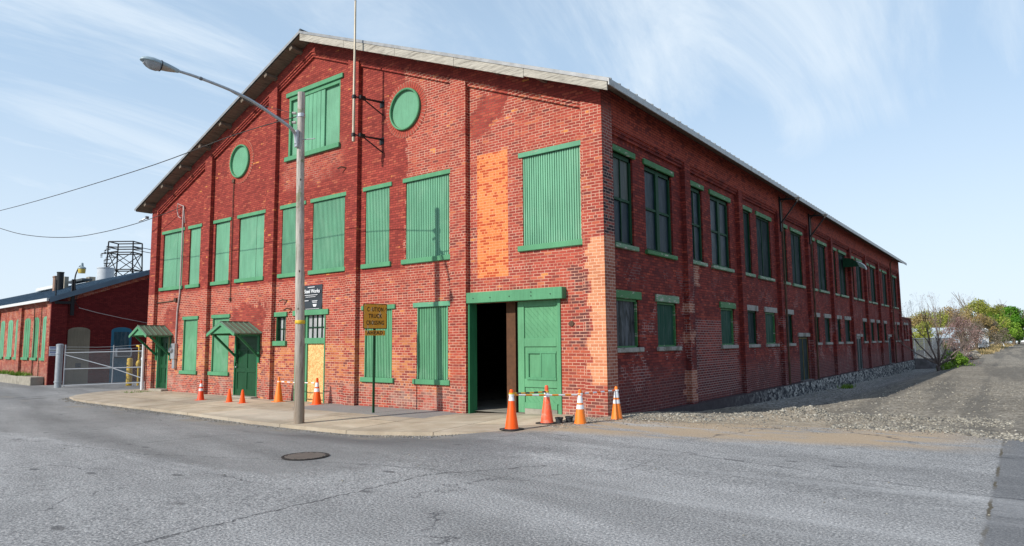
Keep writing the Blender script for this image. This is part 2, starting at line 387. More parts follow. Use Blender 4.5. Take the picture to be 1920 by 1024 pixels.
        mor = nt.mix(nt.rng(mid, .5, .62), (.07, .012, .013, 1), (.15, .035, .035, 1))
        lm = nt.m('MULTIPLY', nt.rng(nt.noise(p, .9, 5, .7, .8), .54, .60), nt.rng(zs, 4.2, 2.0))
        lm = nt.m('MAXIMUM', lm, nt.box(yj, z, 5.2, 8.8, .0, 2.2, .05)); lm = nt.m('MAXIMUM', nt.m('MULTIPLY', lm, .7), nt.m('MULTIPLY', nt.rng(z, 1.1, .5), .32))
        mor = nt.mix(nt.m('MULTIPLY', lm, nt.rng(up_, 0, 1, 1, 0)), mor, (.40, .30, .29, 1))
        cp = nt.m('MULTIPLY', nt.rng(y, .425, .435, 1, 0), nt.rng(z, 3.95, 3.97, 1, 0))
        cp = nt.m('MAXIMUM', cp, nt.box(yj, z, 4.4, 4.95, -.05, .78, .03)); cp = nt.m('MAXIMUM', cp, nt.box(yj, zs, 4.4, 5.0, 1.6, 1.9, .1)); cp = nt.m('MAXIMUM', cp, nt.box(yj, z, 5.25, 5.75, 3.15, 3.75, .05))
        cp = nt.m('MAXIMUM', cp, nt.box(yj, z, 4.5, 5.0, 2.35, 2.62, .03))
        col = nt.mix(cp, col, nt.ramp(t, [(0, (.22, .065, .045)), (.5, (.30, .10, .065)), (1, (.36, .15, .10))])); mor = nt.mix(cp, mor, (.46, .32, .27, 1))
        cu = nt.m('MULTIPLY', nt.rng(y, .425, .435, 1, 0), nt.rng(z, 3.95, 3.97))
        cud = nt.m('MULTIPLY', nt.rng(z, 6.2, 5.6), nt.rng(t2, .55, .45))
        col = nt.mix(cu, col, nt.mix(cud, nt.ramp(t, [(0, (.16, .04, .035)), (1, (.27, .06, .045))]), (.030, .022, .028, 1))); mor = nt.mix(nt.m('MULTIPLY', cu, nt.rng(z, 7.1, 6.6)), mor, (.36, .25, .22, 1))
        dkp = nt.box(ys, z, 4.9, 5.4, .6, 3.9, .15); col = nt.mix(nt.m('MULTIPLY', dkp, .6), col, (.035, .014, .02, 1))
    elif kind == 'left':
        col = nt.ramp(t, [(0, (.20, .03, .022)), (.4, (.28, .05, .03)), (.8, (.36, .085, .045)), (1, (.42, .15, .07))])
        col = nt.mix(nt.m('MULTIPLY', nt.rng(mid, .5, .68), .5), col, (.38, .13, .09, 1))
        mor = nt.mix(nt.rng(mid, .4, .6), (.28, .10, .075, 1), (.42, .28, .22, 1))
        col = nt.mix(nt.rng(z, .9, .2, 0, .45), col, (.22, .10, .085, 1))
    else:   # painted dark red gable
        col = nt.ramp(t, [(0, (.105, .010, .010)), (.5, (.135, .013, .013)), (1, (.165, .02, .017))])
        col = nt.mix(nt.m('MULTIPLY', nt.rng(mid, .58, .7), .35), col, (.10, .02, .02, 1))
        mor = nt.mix(nt.rng(x, -33.0, -32.9), (.06, .006, .007, 1), (.06, .006, .007, 1))
    # weather: large soft tonal shifts
    sh = nt.m('MULTIPLY', nt.rng(big, .3, .7, .84, 1.14, False), nt.rng(fine, .3, .7, .9, 1.1, False))
    col = nt.mix(1., col, nt.comb(sh, sh, sh), 'MULTIPLY')
    out = nt.mix(mo, col, mor)
    streak = nt.rng(nt.noise(nt.scl(p, (2.4, 2.4, .22)), 1.5, 5, .7), .58, .76)
    out = nt.mix(nt.m('MULTIPLY', streak, .30), out, (.075, .03, .028, 1))
    nt.put(b.inputs['Base Color'], out); b.inputs['Roughness'].default_value = .88; b.inputs['Specular IOR Level'].default_value = .22
    h = nt.m('SUBTRACT', nt.m('MULTIPLY', nt.m('ADD', fine, nt.m('MULTIPLY', t2, .8)), .35), mo)
    nt.put(b.inputs['Normal'], nt.bump(h, .55, .008))
    return mt
M['brick_front'] = brick_mat('painted_brick_front', 'front')
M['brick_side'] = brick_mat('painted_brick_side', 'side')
M['brick_left'] = brick_mat('old_red_brick', 'left')
M['brick_gable'] = brick_mat('dark_red_painted_brick', 'gable')

# ------------------------------------------------------------------ ground shape
def zf(x): return lerp(x, [-60, -30, -22, -12, -4, -1.4, 0], [-.45, -.40, -.22, -.235, -.20, -.08, -.02])
def side_drop(y): return lerp(y, [0, 1, 2.5, 5, 12, 26, 46, 60, 75, 400], [0, -.02, -.12, -.30, -.52, -.68, -.88, -.7, -.35, -.25])
def T(x, y):
    if y < .3 or x < 0:
        z = zf(x) - .09*sst(-y, 2.0, 3.8)*sst(-x, .3, 2.0)
        if x >= 0: z = -.02
        w = sst(-y, 3.9, 6.2)*sst(x, -14, -7)
        return z*(1-w)-.12*sst(-x, -3, 10)*w
    s = side_drop(y)
    return -.02 + s*(1-.78*sst(x, .9, 4.4)) + (-.02 if y > 4 else 0)
def ridge(x, y):
    """loose stone thrown up between the pavement and the hollow by the wall"""
    c = lerp(x, [.3, 2, 4, 6, 9, 14], [.25, .75, 1.9, 3.0, 3.4, 3.6]); a = lerp(x, [.2, 1.2, 2.6, 3.6, 6, 9], [.0, .08, .12, .19, .05, 0])
    return a*math.exp(-((y-c)/.55)**2)*(1+.8*fbm(x, y, 1.6))
def Tg(x, y):
    x = max(x, .001)
    return T(x, y)+ridge(x, y)+.022*fbm(x, y, .9)*sst(y, .6, 2.5)+.012*fbm(x+9, y, 3.1)*sst(y, .4, 1.5)
def grid(name, xs, yA, yB, n, zfun, mt, power=1.):
    b = MB(); nx = len(xs)
    for x in xs:
        a, c = yA(x), yB(x)
        for j in range(n+1):
            t = (j/n)**power; y = a+(c-a)*t; b.v.append((x, y, zfun(x, y)))
    for i in range(nx-1):
        for j in range(n): k = i*(n+1)+j; b.f.append((k, k+n+1, k+n+2, k+1))
    o = b.build(name, mt, None, True); tag(o, kind='structure'); return o
def asph_edge(x): return lerp(x, [-.6, 0, .6, 2, 4, 6.0, 7.2, 12, 90], [-.1, -.35, -.35, -.1, .55, 1.25, .6, .2, 0])

# asphalt
mt, nt, b = mat('worn_asphalt'); p = nt.pos(); x, y, z = nt.sep(p)
sp1 = nt.noise(p, 40, 4, .85); sp2 = nt.vor(p, 48); big = nt.noise(nt.scl(p, (.35, 1., 1)), .42, 5, .6, .6); mid = nt.noise(p, 1.7, 6, .62, .5)
lane = nt.noise(nt.scl(nt.comb(nt.m('ADD', x, nt.m('MULTIPLY', y, -.35)), nt.m('ADD', y, nt.m('MULTIPLY', x, .22)), 0), (.10, .85, 1)), 1.0, 4, .55, .3)
c = nt.ramp(sp1, [(.33, (.05, .051, .054)), (.45, (.195, .195, .197)), (.55, (.33, .328, .324)), (.68, (.66, .645, .62))])
f = nt.m('MULTIPLY', nt.rng(big, .3, .7, .88, 1.12, False), nt.rng(lane, .32, .68, .78, 1.20, False))
f = nt.m('MULTIPLY', f, nt.rng(mid, .3, .7, .9, 1.1, False))
# older smoother street on the far left and in front of the pavement
xw = nt.m('ADD', x, nt.m('MULTIPLY', nt.m('SUBTRACT', mid, .5), 1.2)); yw = nt.m('ADD', y, nt.m('MULTIPLY', nt.m('SUBTRACT', mid, .5), .8))
old = nt.rng(yw, -8.15, -7.95)
old = nt.m('MULTIPLY', old, nt.rng(xw, -.6, .9, 1, 0))
col = nt.mix(nt.m('MULTIPLY', old, .80), c, nt.ramp(sp1, [(.32, (.12, .12, .122)), (.5, (.20, .197, .193)), (.72, (.31, .305, .295))]))
col = nt.mix(1., col, nt.comb(f, f, f), 'MULTIPLY')
dkr = nt.m('MULTIPLY', nt.box(xw, nt.m('ADD', yw, nt.m('MULTIPLY', xw, .1)), -4.8, 1.5, -5.6, -3.9, .5), .45); col = nt.mix(dkr, col, (.085, .085, .09, 1))
dkl = nt.rng(nt.m('ADD', x, nt.m('MULTIPLY', nt.m('SUBTRACT', sp1, .5), .12)), 6.86, 6.93); col = nt.mix(nt.m('MULTIPLY', dkl, .62), col, (.10, .103, .11, 1))
pale = nt.m('MULTIPLY', nt.rng(nt.noise(nt.scl(p, (.12, 1.1, 1)), .8, 5, .6, .8),   .52, .66), .28); col = nt.mix(nt.m('MULTIPLY', pale, nt.m('SUBTRACT', 1, old)), col, (.50, .50, .50, 1))
# sandy spill next to the stone
tan = nt.m('MULTIPLY', nt.rng(nt.m('ADD', yw, nt.m('MULTIPLY', x, -.26)), -3.3, -2.4), nt.rng(x, -1.2, -.2)); tan = nt.m('MULTIPLY', tan, nt.rng(nt.m('ADD', nt.noise(nt.scl(p, (.5, 1.6, 1)), 1.1, 5, .65), 0), .36, .54))
tan = nt.m('MULTIPLY', tan, nt.rng(x, 7.2, 5.6)); col = nt.mix(nt.m('MULTIPLY', tan, .85), col, nt.mix(sp1, (.27, .20, .125, 1), (.54, .40, .26, 1)))
grit = nt.m('MULTIPLY', nt.rng(nt.noise(p, .9, 4), .5, .65), nt.rng(nt.m('ABSOLUTE', nt.m('ADD', y, 4.0)), .55, .15)); grit = nt.m('MULTIPLY', grit, nt.rng(x, -.5, -1.5)); col = nt.mix(nt.m('MULTIPLY', grit, .7), col, (.24, .21, .17, 1))
# cracks and seams
ck = nt.add('ShaderNodeTexVoronoi'); ck.feature = 'DISTANCE_TO_EDGE'; ck.inputs['Scale'].default_value = .19
nt.put(ck.inputs['Vector'], nt.comb(nt.m('ADD', x, nt.m('MULTIPLY', mid, 1.5)), nt.m('ADD', y, nt.m('MULTIPLY', big, 2.4)), 0))
crk = nt.m('MULTIPLY', nt.rng(ck.outputs[0], .0035, .001), nt.rng(nt.noise(p, .35, 2), .44, .56)); col = nt.mix(nt.m('MULTIPLY', crk, .75), col, (.055, .055, .06, 1))
def crackline(pts, w0, w1, k):
    global col
    wx_ = nt.m('ADD', x, nt.m('MULTIPLY', nt.m('SUBTRACT', nt.noise(p, 3.2, 4, .7), .5), .34)); wy_ = nt.m('ADD', y, nt.m('MULTIPLY', nt.m('SUBTRACT', nt.noise(p, 2.7, 4, .7), .5), .34))
    best = None
    for (ax_, ay_), (bx_, by_) in zip(pts[:-1], pts[1:]):
        L2 = (bx_-ax_)**2+(by_-ay_)**2
        t_ = nt.m('ADD', nt.m('MULTIPLY', nt.m('SUBTRACT', wx_, ax_), (bx_-ax_)/L2), nt.m('MULTIPLY', nt.m('SUBTRACT', wy_, ay_), (by_-ay_)/L2), clamp=True)
        dx_ = nt.m('SUBTRACT', nt.m('SUBTRACT', wx_, ax_), nt.m('MULTIPLY', t_, bx_-ax_)); dy_ = nt.m('SUBTRACT', nt.m('SUBTRACT', wy_, ay_), nt.m('MULTIPLY', t_, by_-ay_))
        d_ = nt.m('SQRT', nt.m('ADD', nt.m('MULTIPLY', dx_, dx_), nt.m('MULTIPLY', dy_, dy_))); best = d_ if best is None else nt.m('MINIMUM', best, d_)
    col = nt.mix(nt.m('MULTIPLY', nt.rng(best, w1, w0), k), col, (.06, .06, .063, 1))
crackline([(1.5, -11.5), (1.37, -9.3), (1.4, -8.2), (1.34, -6.9), (2.2, -5.6)], .008, .022, .8)
crackline([(-4.95, -7.4), (-4.67, -5.45), (-4.5, -4.2)], .012, .03, .6)
crackline([(-6.2, -8.3), (-3.5, -8.0), (-.95, -7.11), (1.05, -6.61), (2.6, -6.5)], .006, .02, .55)
crackline([(2.1, -6.9), (3.2, -5.2), (3.1, -3.9), (4.6, -3.0)], .006, .018, .5)
sm_ = nt.rng(nt.m('ABSOLUTE', nt.m('ADD', nt.m('SUBTRACT', x, 6.9), nt.m('MULTIPLY', nt.m('SUBTRACT', nt.noise(p, 6, 3), .5), .06))), .022, .008); col = nt.mix(nt.m('MULTIPLY', sm_, nt.rng(nt.noise(p, 1.3, 3), .4, .6)), col, (.10, .085, .06, 1))
oil = nt.rng(nt.vor(nt.scl(p, (1, 2.2, 1)), .62), .085, .05); col = nt.mix(nt.m('MULTIPLY', oil, .65), col, (.06, .06, .063, 1))
nt.put(b.inputs['Base Color'], col); b.inputs['Roughness'].default_value = .86; b.inputs['Specular IOR Level'].default_value = .3
nt.put(b.inputs['Normal'], nt.bump(nt.m('ADD', sp1, nt.m('MULTIPLY', sp2, .6)), .55, .012)); M['asphalt'] = mt

def gravel_mat(name, a, bq, cq):
    mt, nt, b = mat(name); p = nt.pos(); x, y, z = nt.sep(p)
    v1 = nt.add('ShaderNodeTexVoronoi'); nt.put(v1.inputs['Vector'], p); v1.inputs['Scale'].default_value = 17
    v2 = nt.noise(p, 9, 5, .75); big = nt.noise(p, .35, 5, .6)
    tt = nt.sep(v1.outputs['Color'])[0]
    c = nt.ramp(nt.m('ADD', nt.m('MULTIPLY', tt, .6), nt.m('MULTIPLY', v2, .4)), [(.15, a), (.5, bq), (.85, cq)])
    f = nt.rng(big, .3, .7, .75, 1.2, False); c = nt.mix(1., c, nt.comb(f, f, f), 'MULTIPLY')
    tracks = nt.noise(nt.scl(nt.comb(nt.m('ADD', x, nt.m('MULTIPLY', y, .02)), y, 0), (1.3, .05, 1)), 1., 3); c = nt.mix(nt.m('MULTIPLY', nt.rng(tracks, .46, .62), .65), c, (.12, .11, .095, 1))
    dit = nt.m('MULTIPLY', nt.rng(nt.m('ADD', x, nt.m('MULTIPLY', v2, 1.5)), 4.2, 2.2), nt.rng(y, 6, 10)); c = nt.mix(nt.m('MULTIPLY', dit, .5), c, nt.mix(nt.rng(tt, .2, .8), (.14, .14, .14, 1), (.52, .51, .49, 1)))
    near = nt.m('MULTIPLY', nt.rng(nt.m('ADD', y, nt.m('MULTIPLY', nt.m('SUBTRACT', v2, .5), 1.6)), 2.0, .6), nt.rng(x, 8, 6)); c = nt.mix(nt.m('MULTIPLY', near, .55), c, (.36, .29, .21, 1))
    nt.put(b.inputs['Base Color'], c); b.inputs['Roughness'].default_value = .95; b.inputs['Specular IOR Level'].default_value = .2
    nt.put(b.inputs['Normal'], nt.bump(nt.m('ADD', v1.outputs[0], v2), .6, .03)); return mt
M['gravel'] = gravel_mat('ballast_gravel', (.115, .098, .076), (.235, .208, .166), (.37, .335, .28))

# dirt / grass for the far ground
mt, nt, b = mat('rough_ground'); p = nt.pos(); n = nt.noise(p, .08, 6, .6); n2 = nt.noise(p, 1.5, 5, .7)
c = nt.mix(nt.rng(n, .42, .6), (.14, .12, .08, 1), (.075, .10, .03, 1)); c = nt.mix(nt.rng(n2, .4, .7, 0, .5), c, (.22, .19, .12, 1))
nt.put(b.inputs['Base Color'], c); b.inputs['Roughness'].default_value = .95; M['ground'] = mt

# sidewalk concrete
mt, nt, b = mat('pavement_concrete'); p = nt.pos(); x, y, z = nt.sep(p)
n = nt.noise(p, 1.3, 6, .65, .4); fi = nt.noise(p, 40, 3, .6); st = nt.noise(p, .45, 4, .6)
c = nt.ramp(n, [(.3, (.33, .265, .19)), (.5, (.44, .365, .275)), (.7, (.52, .45, .355))])
slab = nt.add('ShaderNodeTexBrick'); slab.offset = 0; nt.put(slab.inputs['Vector'], nt.comb(nt.m('ADD', x, nt.m('MULTIPLY', y, .12)), nt.m('ADD', y, 50.2), 0))
for k, v_ in (('Scale', 1.), ('Mortar Size', .016), ('Mortar Smooth', .15), ('Bias', 0.), ('Brick Width', 2.3), ('Row Height', 1.85)): slab.inputs[k].default_value = v_
slab.inputs['Color1'].default_value = (.82, .82, .84, 1); slab.inputs['Color2'].default_value = (1.14, 1.13, 1.08, 1); slab.inputs['Mortar'].default_value = (.30, .28, .25, 1)
c = nt.mix(1., c, slab.outputs['Color'], 'MULTIPLY')
c = nt.mix(nt.m('MULTIPLY', nt.box(x, y, -10.4, -7.0, -3.7, -2.0, .04), .55), c, (.52, .47, .39, 1))
pa = nt.box(nt.m('ADD', x, nt.m('MULTIPLY', n, .5)), nt.m('ADD', y, nt.m('MULTIPLY', n, .35)), -9.3, -4.0, -1.25, 1, .05); c = nt.mix(nt.m('MULTIPLY', pa, .85), c, nt.mix(fi, (.16, .16, .165, 1), (.25, .25, .255, 1)))
spt = nt.rng(nt.noise(p, 3.1, 6, .75), .60, .68); c = nt.mix(nt.m('MULTIPLY', spt, .4), c, (.22, .185, .14, 1)); edg = nt.rng(nt.m('ADD', y, nt.m('MULTIPLY', n, .5)), -2.9, -3.3, 0, .45); c = nt.mix(edg, c, (.24, .20, .15, 1)); dr = nt.rng(y, -.35, -.05, 0, .5); c = nt.mix(nt.m('MULTIPLY', dr, nt.rng(n, .4, .6)), c, (.2, .17, .13, 1))
f = nt.m('MULTIPLY', nt.rng(st, .3, .7, .86, 1.12, False), nt.rng(fi, .3, .7, .93, 1.07, False)); c = nt.mix(1., c, nt.comb(f, f, f), 'MULTIPLY')
nt.put(b.inputs['Base Color'], c); b.inputs['Roughness'].default_value = .9; nt.put(b.inputs['Normal'], nt.bump(nt.m('ADD', n, fi), .25, .01)); M['walk'] = mt

xs_r = sorted(set([round(v, 3) for v in np.arange(-21.6, -1.2, .5)]+[round(v, 3) for v in np.arange(-1.2, 9, .2)]+list(range(9, 25))+list(range(26, 92, 4))))
grid('road', xs_r, lambda x: -60, lambda x: (.25 if x < -.65 else asph_edge(x)), 130, lambda x, y: T(x, y), M['asphalt'], .8)
grid('driveway', [-90, -60, -50, -45, -40, -36, -34, -32, -30, -28, -26, -24, -22.5, -21.6], lambda x: -60, lambda x: 14, 60, lambda x, y: T(x, y), M['asphalt'])
xs_g = [round(v, 3) for v in np.arange(-.05, 8, .09)]+[round(v, 3) for v in np.arange(8, 16, .4)]+list(range(16, 92, 4))
def ystep(name, ya, yb, n, pw): return grid(name, xs_g, ya, yb, n, lambda x, y: Tg(x, y), M['gravel'], pw)
grid('gravel_lane', xs_g, lambda x: asph_edge(x)-.02, lambda x: 380, 520, lambda x, y: Tg(x, y)+.006*sst(y-asph_edge(x), 0, .4)-.002, M['gravel'], 2.4)
grid('gravel_bank', [-40, -20, -10, -5, -2, -.6, -.05], lambda x: 51.5, lambda x: 380, 60, lambda x, y: Tg(.0, y)+.0, M['gravel'], 2)
b_ = MB(); rr_ = [0, 90, 140, 220, 400, 800, 2600]; nn = 48
for r in rr_:
    for k in range(nn):
        a = 2*math.pi*k/nn; xx, yy = r*math.cos(a), r*math.sin(a); b_.v.append((xx, yy, -1.35 if r <= 90 else (-.75 if r < 200 else -.35)))
for i in range(len(rr_)-1):
    for k in range(nn): b_.f.append((i*nn+k, i*nn+(k+1) % nn, (i+1)*nn+(k+1) % nn, (i+1)*nn+k))
tag(b_.build('ground', M['ground'], fix=False), kind='structure')

# pavement: a slab with a low kerb face
def walk_front(x): return lerp(x, [-22.2, -21.8, -21.2, -20.4, -19.3, -18, -14.5, -10.8, -7.7, -5.8, -3.5, -2.0, -1.1, -.55, -.25], [-.95, -1.9, -2.6, -3.1, -3.36, -3.44, -3.48, -3.52, -3.74, -3.74, -3.66, -3.45, -3.25, -2.95, -2.5])
wx = [-22.2, -22.0, -21.8, -21.5, -21.2, -20.8, -20.4, -20.0, -19.7, -19.3]+[round(v, 3) for v in np.arange(-19, -.5, .25)]+[-.55, -.4, -.25]
b_ = MB()
def wz(x, y): return zf(x)-.018*sst(-y, .5, 3.7)+.016
nwy = 14
for x in wx:
    a = walk_front(x)+.035*fbm(x, 0, 1.5); e = .22 if x < -.8 else lerp(x, [-.8, -.25], [-.1, -1.6])
    b_.v.append((x, a-.015, zf(x)-.2))
    for j in range(nwy+1): yy = a+(e-a)*j/nwy; b_.v.append((x, yy, wz(x, yy)+(.0 if j else -.01)))
k_ = nwy+2
for i in range(len(wx)-1):
    for j in range(k_-1): q = i*k_+j; b_.f.append((q, q+k_, q+k_+1, q+1))
tag(b_.build('sidewalk', M['walk']), kind='structure')

# ------------------------------------------------------------------ WAREHOUSE
wh = thing('brick_warehouse', (-10.75, 22, -.2), 'long two-storey red brick warehouse with green boarded windows and gabled front', 'building')
XR = -10.75; L = 45.1
def zr(x): return 11.69-.394*abs(x-XR)          # top of roof
def wall_panel(mb, plane, us, vs, holes, depth, top=None, rev=None):
    """vertical wall sheet split into cells round rectangular holes; plane('u','v','d') gives a point"""
    U = sorted(set(us+[h[0] for h in holes]+[h[1] for h in holes])); V = sorted(set(vs+[h[2] for h in holes]+[h[3] for h in holes]))
    for i in range(len(U)-1):
        for j in range(len(V)-1):
            cu, cv = (U[i]+U[i+1])/2, (V[j]+V[j+1])/2
            if any(h[0] < cu < h[1] and h[2] < cv < h[3] for h in holes): continue
            a, c = U[i], U[i+1]; v0, v1 = V[j], V[j+1]
            if top:
                ta, tc_ = top(a), top(c)
                if min(ta, tc_) <= v0:
                    if max(ta, tc_) <= v0: continue
                    # triangle
                    if ta > tc_:
                        cc = a+(c-a)*(ta-v0)/(ta-tc_); P = [(a, v0), (cc, v0), (a, min(ta, v1))]
                        if ta > v1: cx_ = a+(c-a)*(ta-v1)/(ta-tc_); P = [(a, v0), (cc, v0), (cx_, v1), (a, v1)]
                    else:
                        cc = a+(c-a)*(v0-ta)/(tc_-ta); P = [(cc, v0), (c, v0), (c, min(tc_, v1))]
                        if tc_ > v1: cx_ = a+(c-a)*(v1-ta)/(tc_-ta); P = [(cc, v0), (c, v0), (c, v1), (cx_, v1)]
                    mb.pts([plane(u, v, 0) for u, v in P], [tuple(range(len(P)))]); continue
                if max(ta, tc_) > v1 > min(ta, tc_):
                    if ta > tc_: cx_ = a+(c-a)*(ta-v1)/(ta-tc_); P = [(a, v0), (c, v0), (c, tc_), (cx_, v1), (a, v1)]
                    else: cx_ = a+(c-a)*(v1-ta)/(tc_-ta); P = [(a, v0), (c, v0), (c, v1), (cx_, v1), (a, ta)]
                    mb.pts([plane(u, v, 0) for u, v in P], [tuple(range(len(P)))]); continue
                P = [(a, v0), (c, v0), (c, min(v1, tc_)), (a, min(v1, ta))]
            else: P = [(a, v0), (c, v0), (c, v1), (a, v1)]
            mb.pts([plane(u, v, 0) for u, v in P], [(0, 1, 2, 3)])
    for h in holes:
        d = h[4] if len(h) > 4 else depth
        q = [(h[0], h[2]), (h[1], h[2]), (h[1], h[3]), (h[0], h[3])]
        for i in range(4):
            a, c = q[i], q[(i+1) % 4]
            mb.pts([plane(*a, 0), plane(*c, 0), plane(*c, d), plane(*a, d)], [(0, 1, 2, 3)])

YR, YP = .105, -.035          # recessed wall plane / pilaster face
DEP = .10
# ---- front openings  (x0, x1, z0, z1)
UP = dict(A=(-20.66, -19.02), B=(-18.52, -17.70), C=(-16.64, -15.62), D=(-15.0, -13.42), E=(-12.36, -11.15), F=(-10.68, -9.08), G=(-8.12, -7.08), H=(-6.40, -4.74), I=(-2.30, -.64))
uz0, uz1 = 3.92, 6.12
LO = dict(J=(-18.72, -17.66), K=(-16.58, -15.44), L=(-8.08, -6.92), M=(-5.92, -4.78))
lz0, lz1 = .62, 2.56
holes = [(a, c, uz0, uz1, .07) for a, c in UP.values()]+[(a, c, lz0, lz1, .07) for a, c in LO.values()]
BIG = (-12.12, -9.40, 7.86, 9.95); holes.append((*BIG, .09))
D1 = (-20.78, -19.86, -.35, 1.98); D2 = (-15.04, -13.58, -.35, 1.93); DD = (-11.47, -9.92, -.35, 2.50); MD = (-3.97, -1.24, -.35, 2.58)
holes += [(*D1, .16), (*D2, .10), (*DD, .12), (*MD, .14)]
SW = (-12.55, -12.0, 1.70, 2.50); holes.append((*SW, .14))
fw = MB(); wall_panel(fw, lambda u, v, d: (u, YR+d, v), [-21.46, XR, -.0], [-.45, 7.3, 11.6], holes, .1, top=lambda x: zr(x)-.13)
pil = [(-21.46, -20.95), (-17.28, -16.80), (-13.13, -12.64), (-8.86, -8.36), (-4.58, -4.04), (-.53, .025)]
bay = lambda x: zr(x)-.53
for i, (a, c) in enumerate(pil):      # pilasters run up into the frieze
    pts = [(a, -.45), (c, -.45), (c, zr(c)-.13), (a, zr(a)-.13)]
    if a < XR < c: pts = pts[:3]+[(XR, zr(XR)-.13)]+pts[3:]
    fw.pts([(u, YP, v) for u, v in pts], [tuple(range(len(pts)))])
    if i < 5: fw.quad((c, YP, -.45), (c, YR, -.45), (c, YR, bay(c)), (c, YP, bay(c)))
    fw.quad((a, YP, -.45), (a, YR, -.45), (a, YR, bay(a)), (a, YP, bay(a)))
def step_strip(mb, a, c, y0, dz0, dz1):
    """front face + underside of one corbel step between x=a..c, its bottom dz0 below the bay line, top at dz1"""
    segs = [(a, c)] if not (a < XR < c) else [(a, XR), (XR, c)]
    for s0, s1 in segs:
        mb.quad((s0, y0, bay(s0)-dz0), (s1, y0, bay(s1)-dz0), (s1, y0, bay(s1)-dz1), (s0, y0, bay(s0)-dz1))
        mb.quad((s0, y0, bay(s0)-dz0), (s1, y0, bay(s1)-dz0), (s1, YR, bay(s1)-dz0), (s0, YR, bay(s0)-dz0))
for i in range(5):
    a, c = pil[i][1], pil[i+1][0]
    step_strip(fw, a, c, YP, 0, -.40); step_strip(fw, a, c, YP+.035, .075, 0); step_strip(fw, a, c, YP+.07, .15, .075)
front = fw.build('front_wall', M['brick_front'], wh, fix=False)
bm = bmesh.new(); bm.from_mesh(front.data); bmesh.ops.remove_doubles(bm, verts=bm.verts, dist=1e-4); bm.to_mesh(front.data); bm.free()

# ---- side openings (y0, y1, z0, z1)
XW, XPF = -.105, .035
UNARROW = [(4.46*k+.70, 4.46*k+1.68) for k in range(10)]; UWIDE = [(4.46*k+2.34, 4.46*k+3.97) for k in range(10)]
SV = [(.62, 1.80), (2.84, 4.04), (7.34, 8.52), (9.70, 10.80), (11.80, 13.06), (14.28, 15.36), (18.8, 19.76), (20.84, 21.92), (23.4, 24.3), (25.3, 26.6), (30.2, 31.15), (32.7, 33.7), (34.8, 35.7), (37.5, 38.4), (41.4, 42.3), (43.3, 44.2)]
SD = [(16.16, 17.70), (28.12, 29.6), (38.85, 40.1)]
sh_ = [(a, c, 3.86, 6.04, .13) for a, c in UNARROW+UWIDE]+[(a, c, 1.44, 2.58, .14) for a, c in SV]+[(a, c, -.12, 1.70, .12) for a, c in SD]
sw_ = MB(); wall_panel(sw_, lambda u, v, d: (XW-d, u, v), [0.02, L], [-.12, 7.3], sh_, .1)
ZB = 6.55
for k in range(11):
    a, c = (.0, .435) if k == 0 else (4.46*k+.13, 4.46*k+.51 if k < 10 else L)
    if k == 0: a = YP
    sw_.quad((XPF, a, -.45 if k == 0 else -.12), (XPF, c, -.45 if k == 0 else -.12), (XPF, c, 7.36), (XPF, a, 7.36))
    if k: sw_.quad((XPF, a, -.12), (XW, a, -.12), (XW, a, ZB), (XPF, a, ZB))
    if k < 10:
        sw_.quad((XPF, c, -.12), (XW, c, -.12), (XW, c, ZB), (XPF, c, ZB))
        e = 4.46*(k+1)+.13
        for x0, z0, z1 in ((XPF, ZB, 7.36), (XPF-.035, ZB-.075, ZB), (XPF-.07, ZB-.15, ZB-.075)):
            sw_.quad((x0, c, z0), (x0, e, z0), (x0, e, z1), (x0, c, z1)); sw_.quad((x0, c, z0), (x0, e, z0), (XW, e, z0), (XW, c, z0))
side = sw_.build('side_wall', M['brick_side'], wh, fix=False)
ow = MB()
ow.quad((-21.46, YP, -.45), (-21.46, L, -.45), (-21.46, L, zr(-21.46)-.13), (-21.46, YP, zr(-21.46)-.13))
ow.pts([(-21.46, L, -.45), (.025, L, -.45), (.025, L, zr(.025)-.13), (XR, L, zr(XR)-.13), (-21.46, L, zr(-21.46)-.13)], [(0, 1, 2, 3, 4)])
ow.build('rear_wall', M['brick_gable'], wh, fix=False)
# low rear extension
ex = MB(); exh = [(46.0, 46.8, 1.5, 2.62, .1), (47.4, 48.2, 1.5, 2.62, .1)]
wall_panel(ex, lambda u, v, d: (-.03-d, u, v), [L, 49.9], [-.12, 3.1], exh, .1)
ex.quad((-.03, 49.9, -.9), (-12, 49.9, -.9), (-12, 49.9, 3.1), (-.03, 49.9, 3.1)); ex.quad((-.03, L, 3.1), (-12, L, 3.1), (-12, 49.9, 3.1), (-.03, 49.9, 3.1))
ex.box(-.028, .07, 49.4, 49.88, -.12, 3.06); ex.box(-.2, .06, L+.01, 49.95, 3.1, 3.2)
ex.build('rear_extension', M['brick_side'], wh, fix=False)

# stone footing along the side
def footing():
    b = MB(); ys = [1.0+.14*i for i in range(int(49.2/.14))]; 
    for y in ys:
        top = -.115+.004*fbm(0, y, 2); low = side_drop(y)-.45
        a = .035*sst(y, 6, 12)
        b.v.append((-.09, y, top))
        for j in range(9):
            t = j/8; xx = .10+.05*t+a*noise.noise(Vector((0, y*3.1, t*9)))*1.6+.018*noise.noise(Vector((4, y*9, t*14))); b.v.append((xx, y, top-.01-(top-low)*t if j else top-.004))
    n = 10
    for i in range(len(ys)-1):
        for j in range(n-1): q = i*n+j; b.f.append((q, q+n, q+n+1, q+1))
    return b
mt, nt, b = mat('rubble_stone_footing'); p = nt.pos(); x, y, z = nt.sep(p)
v = nt.add('ShaderNodeTexVoronoi'); nt.put(v.inputs['Vector'], nt.scl(p, (3, 3, 5))); v.inputs['Scale'].default_value = 2.3
tt = nt.sep(v.outputs['Color'])[0]; n = nt.noise(p, 5, 6, .7)
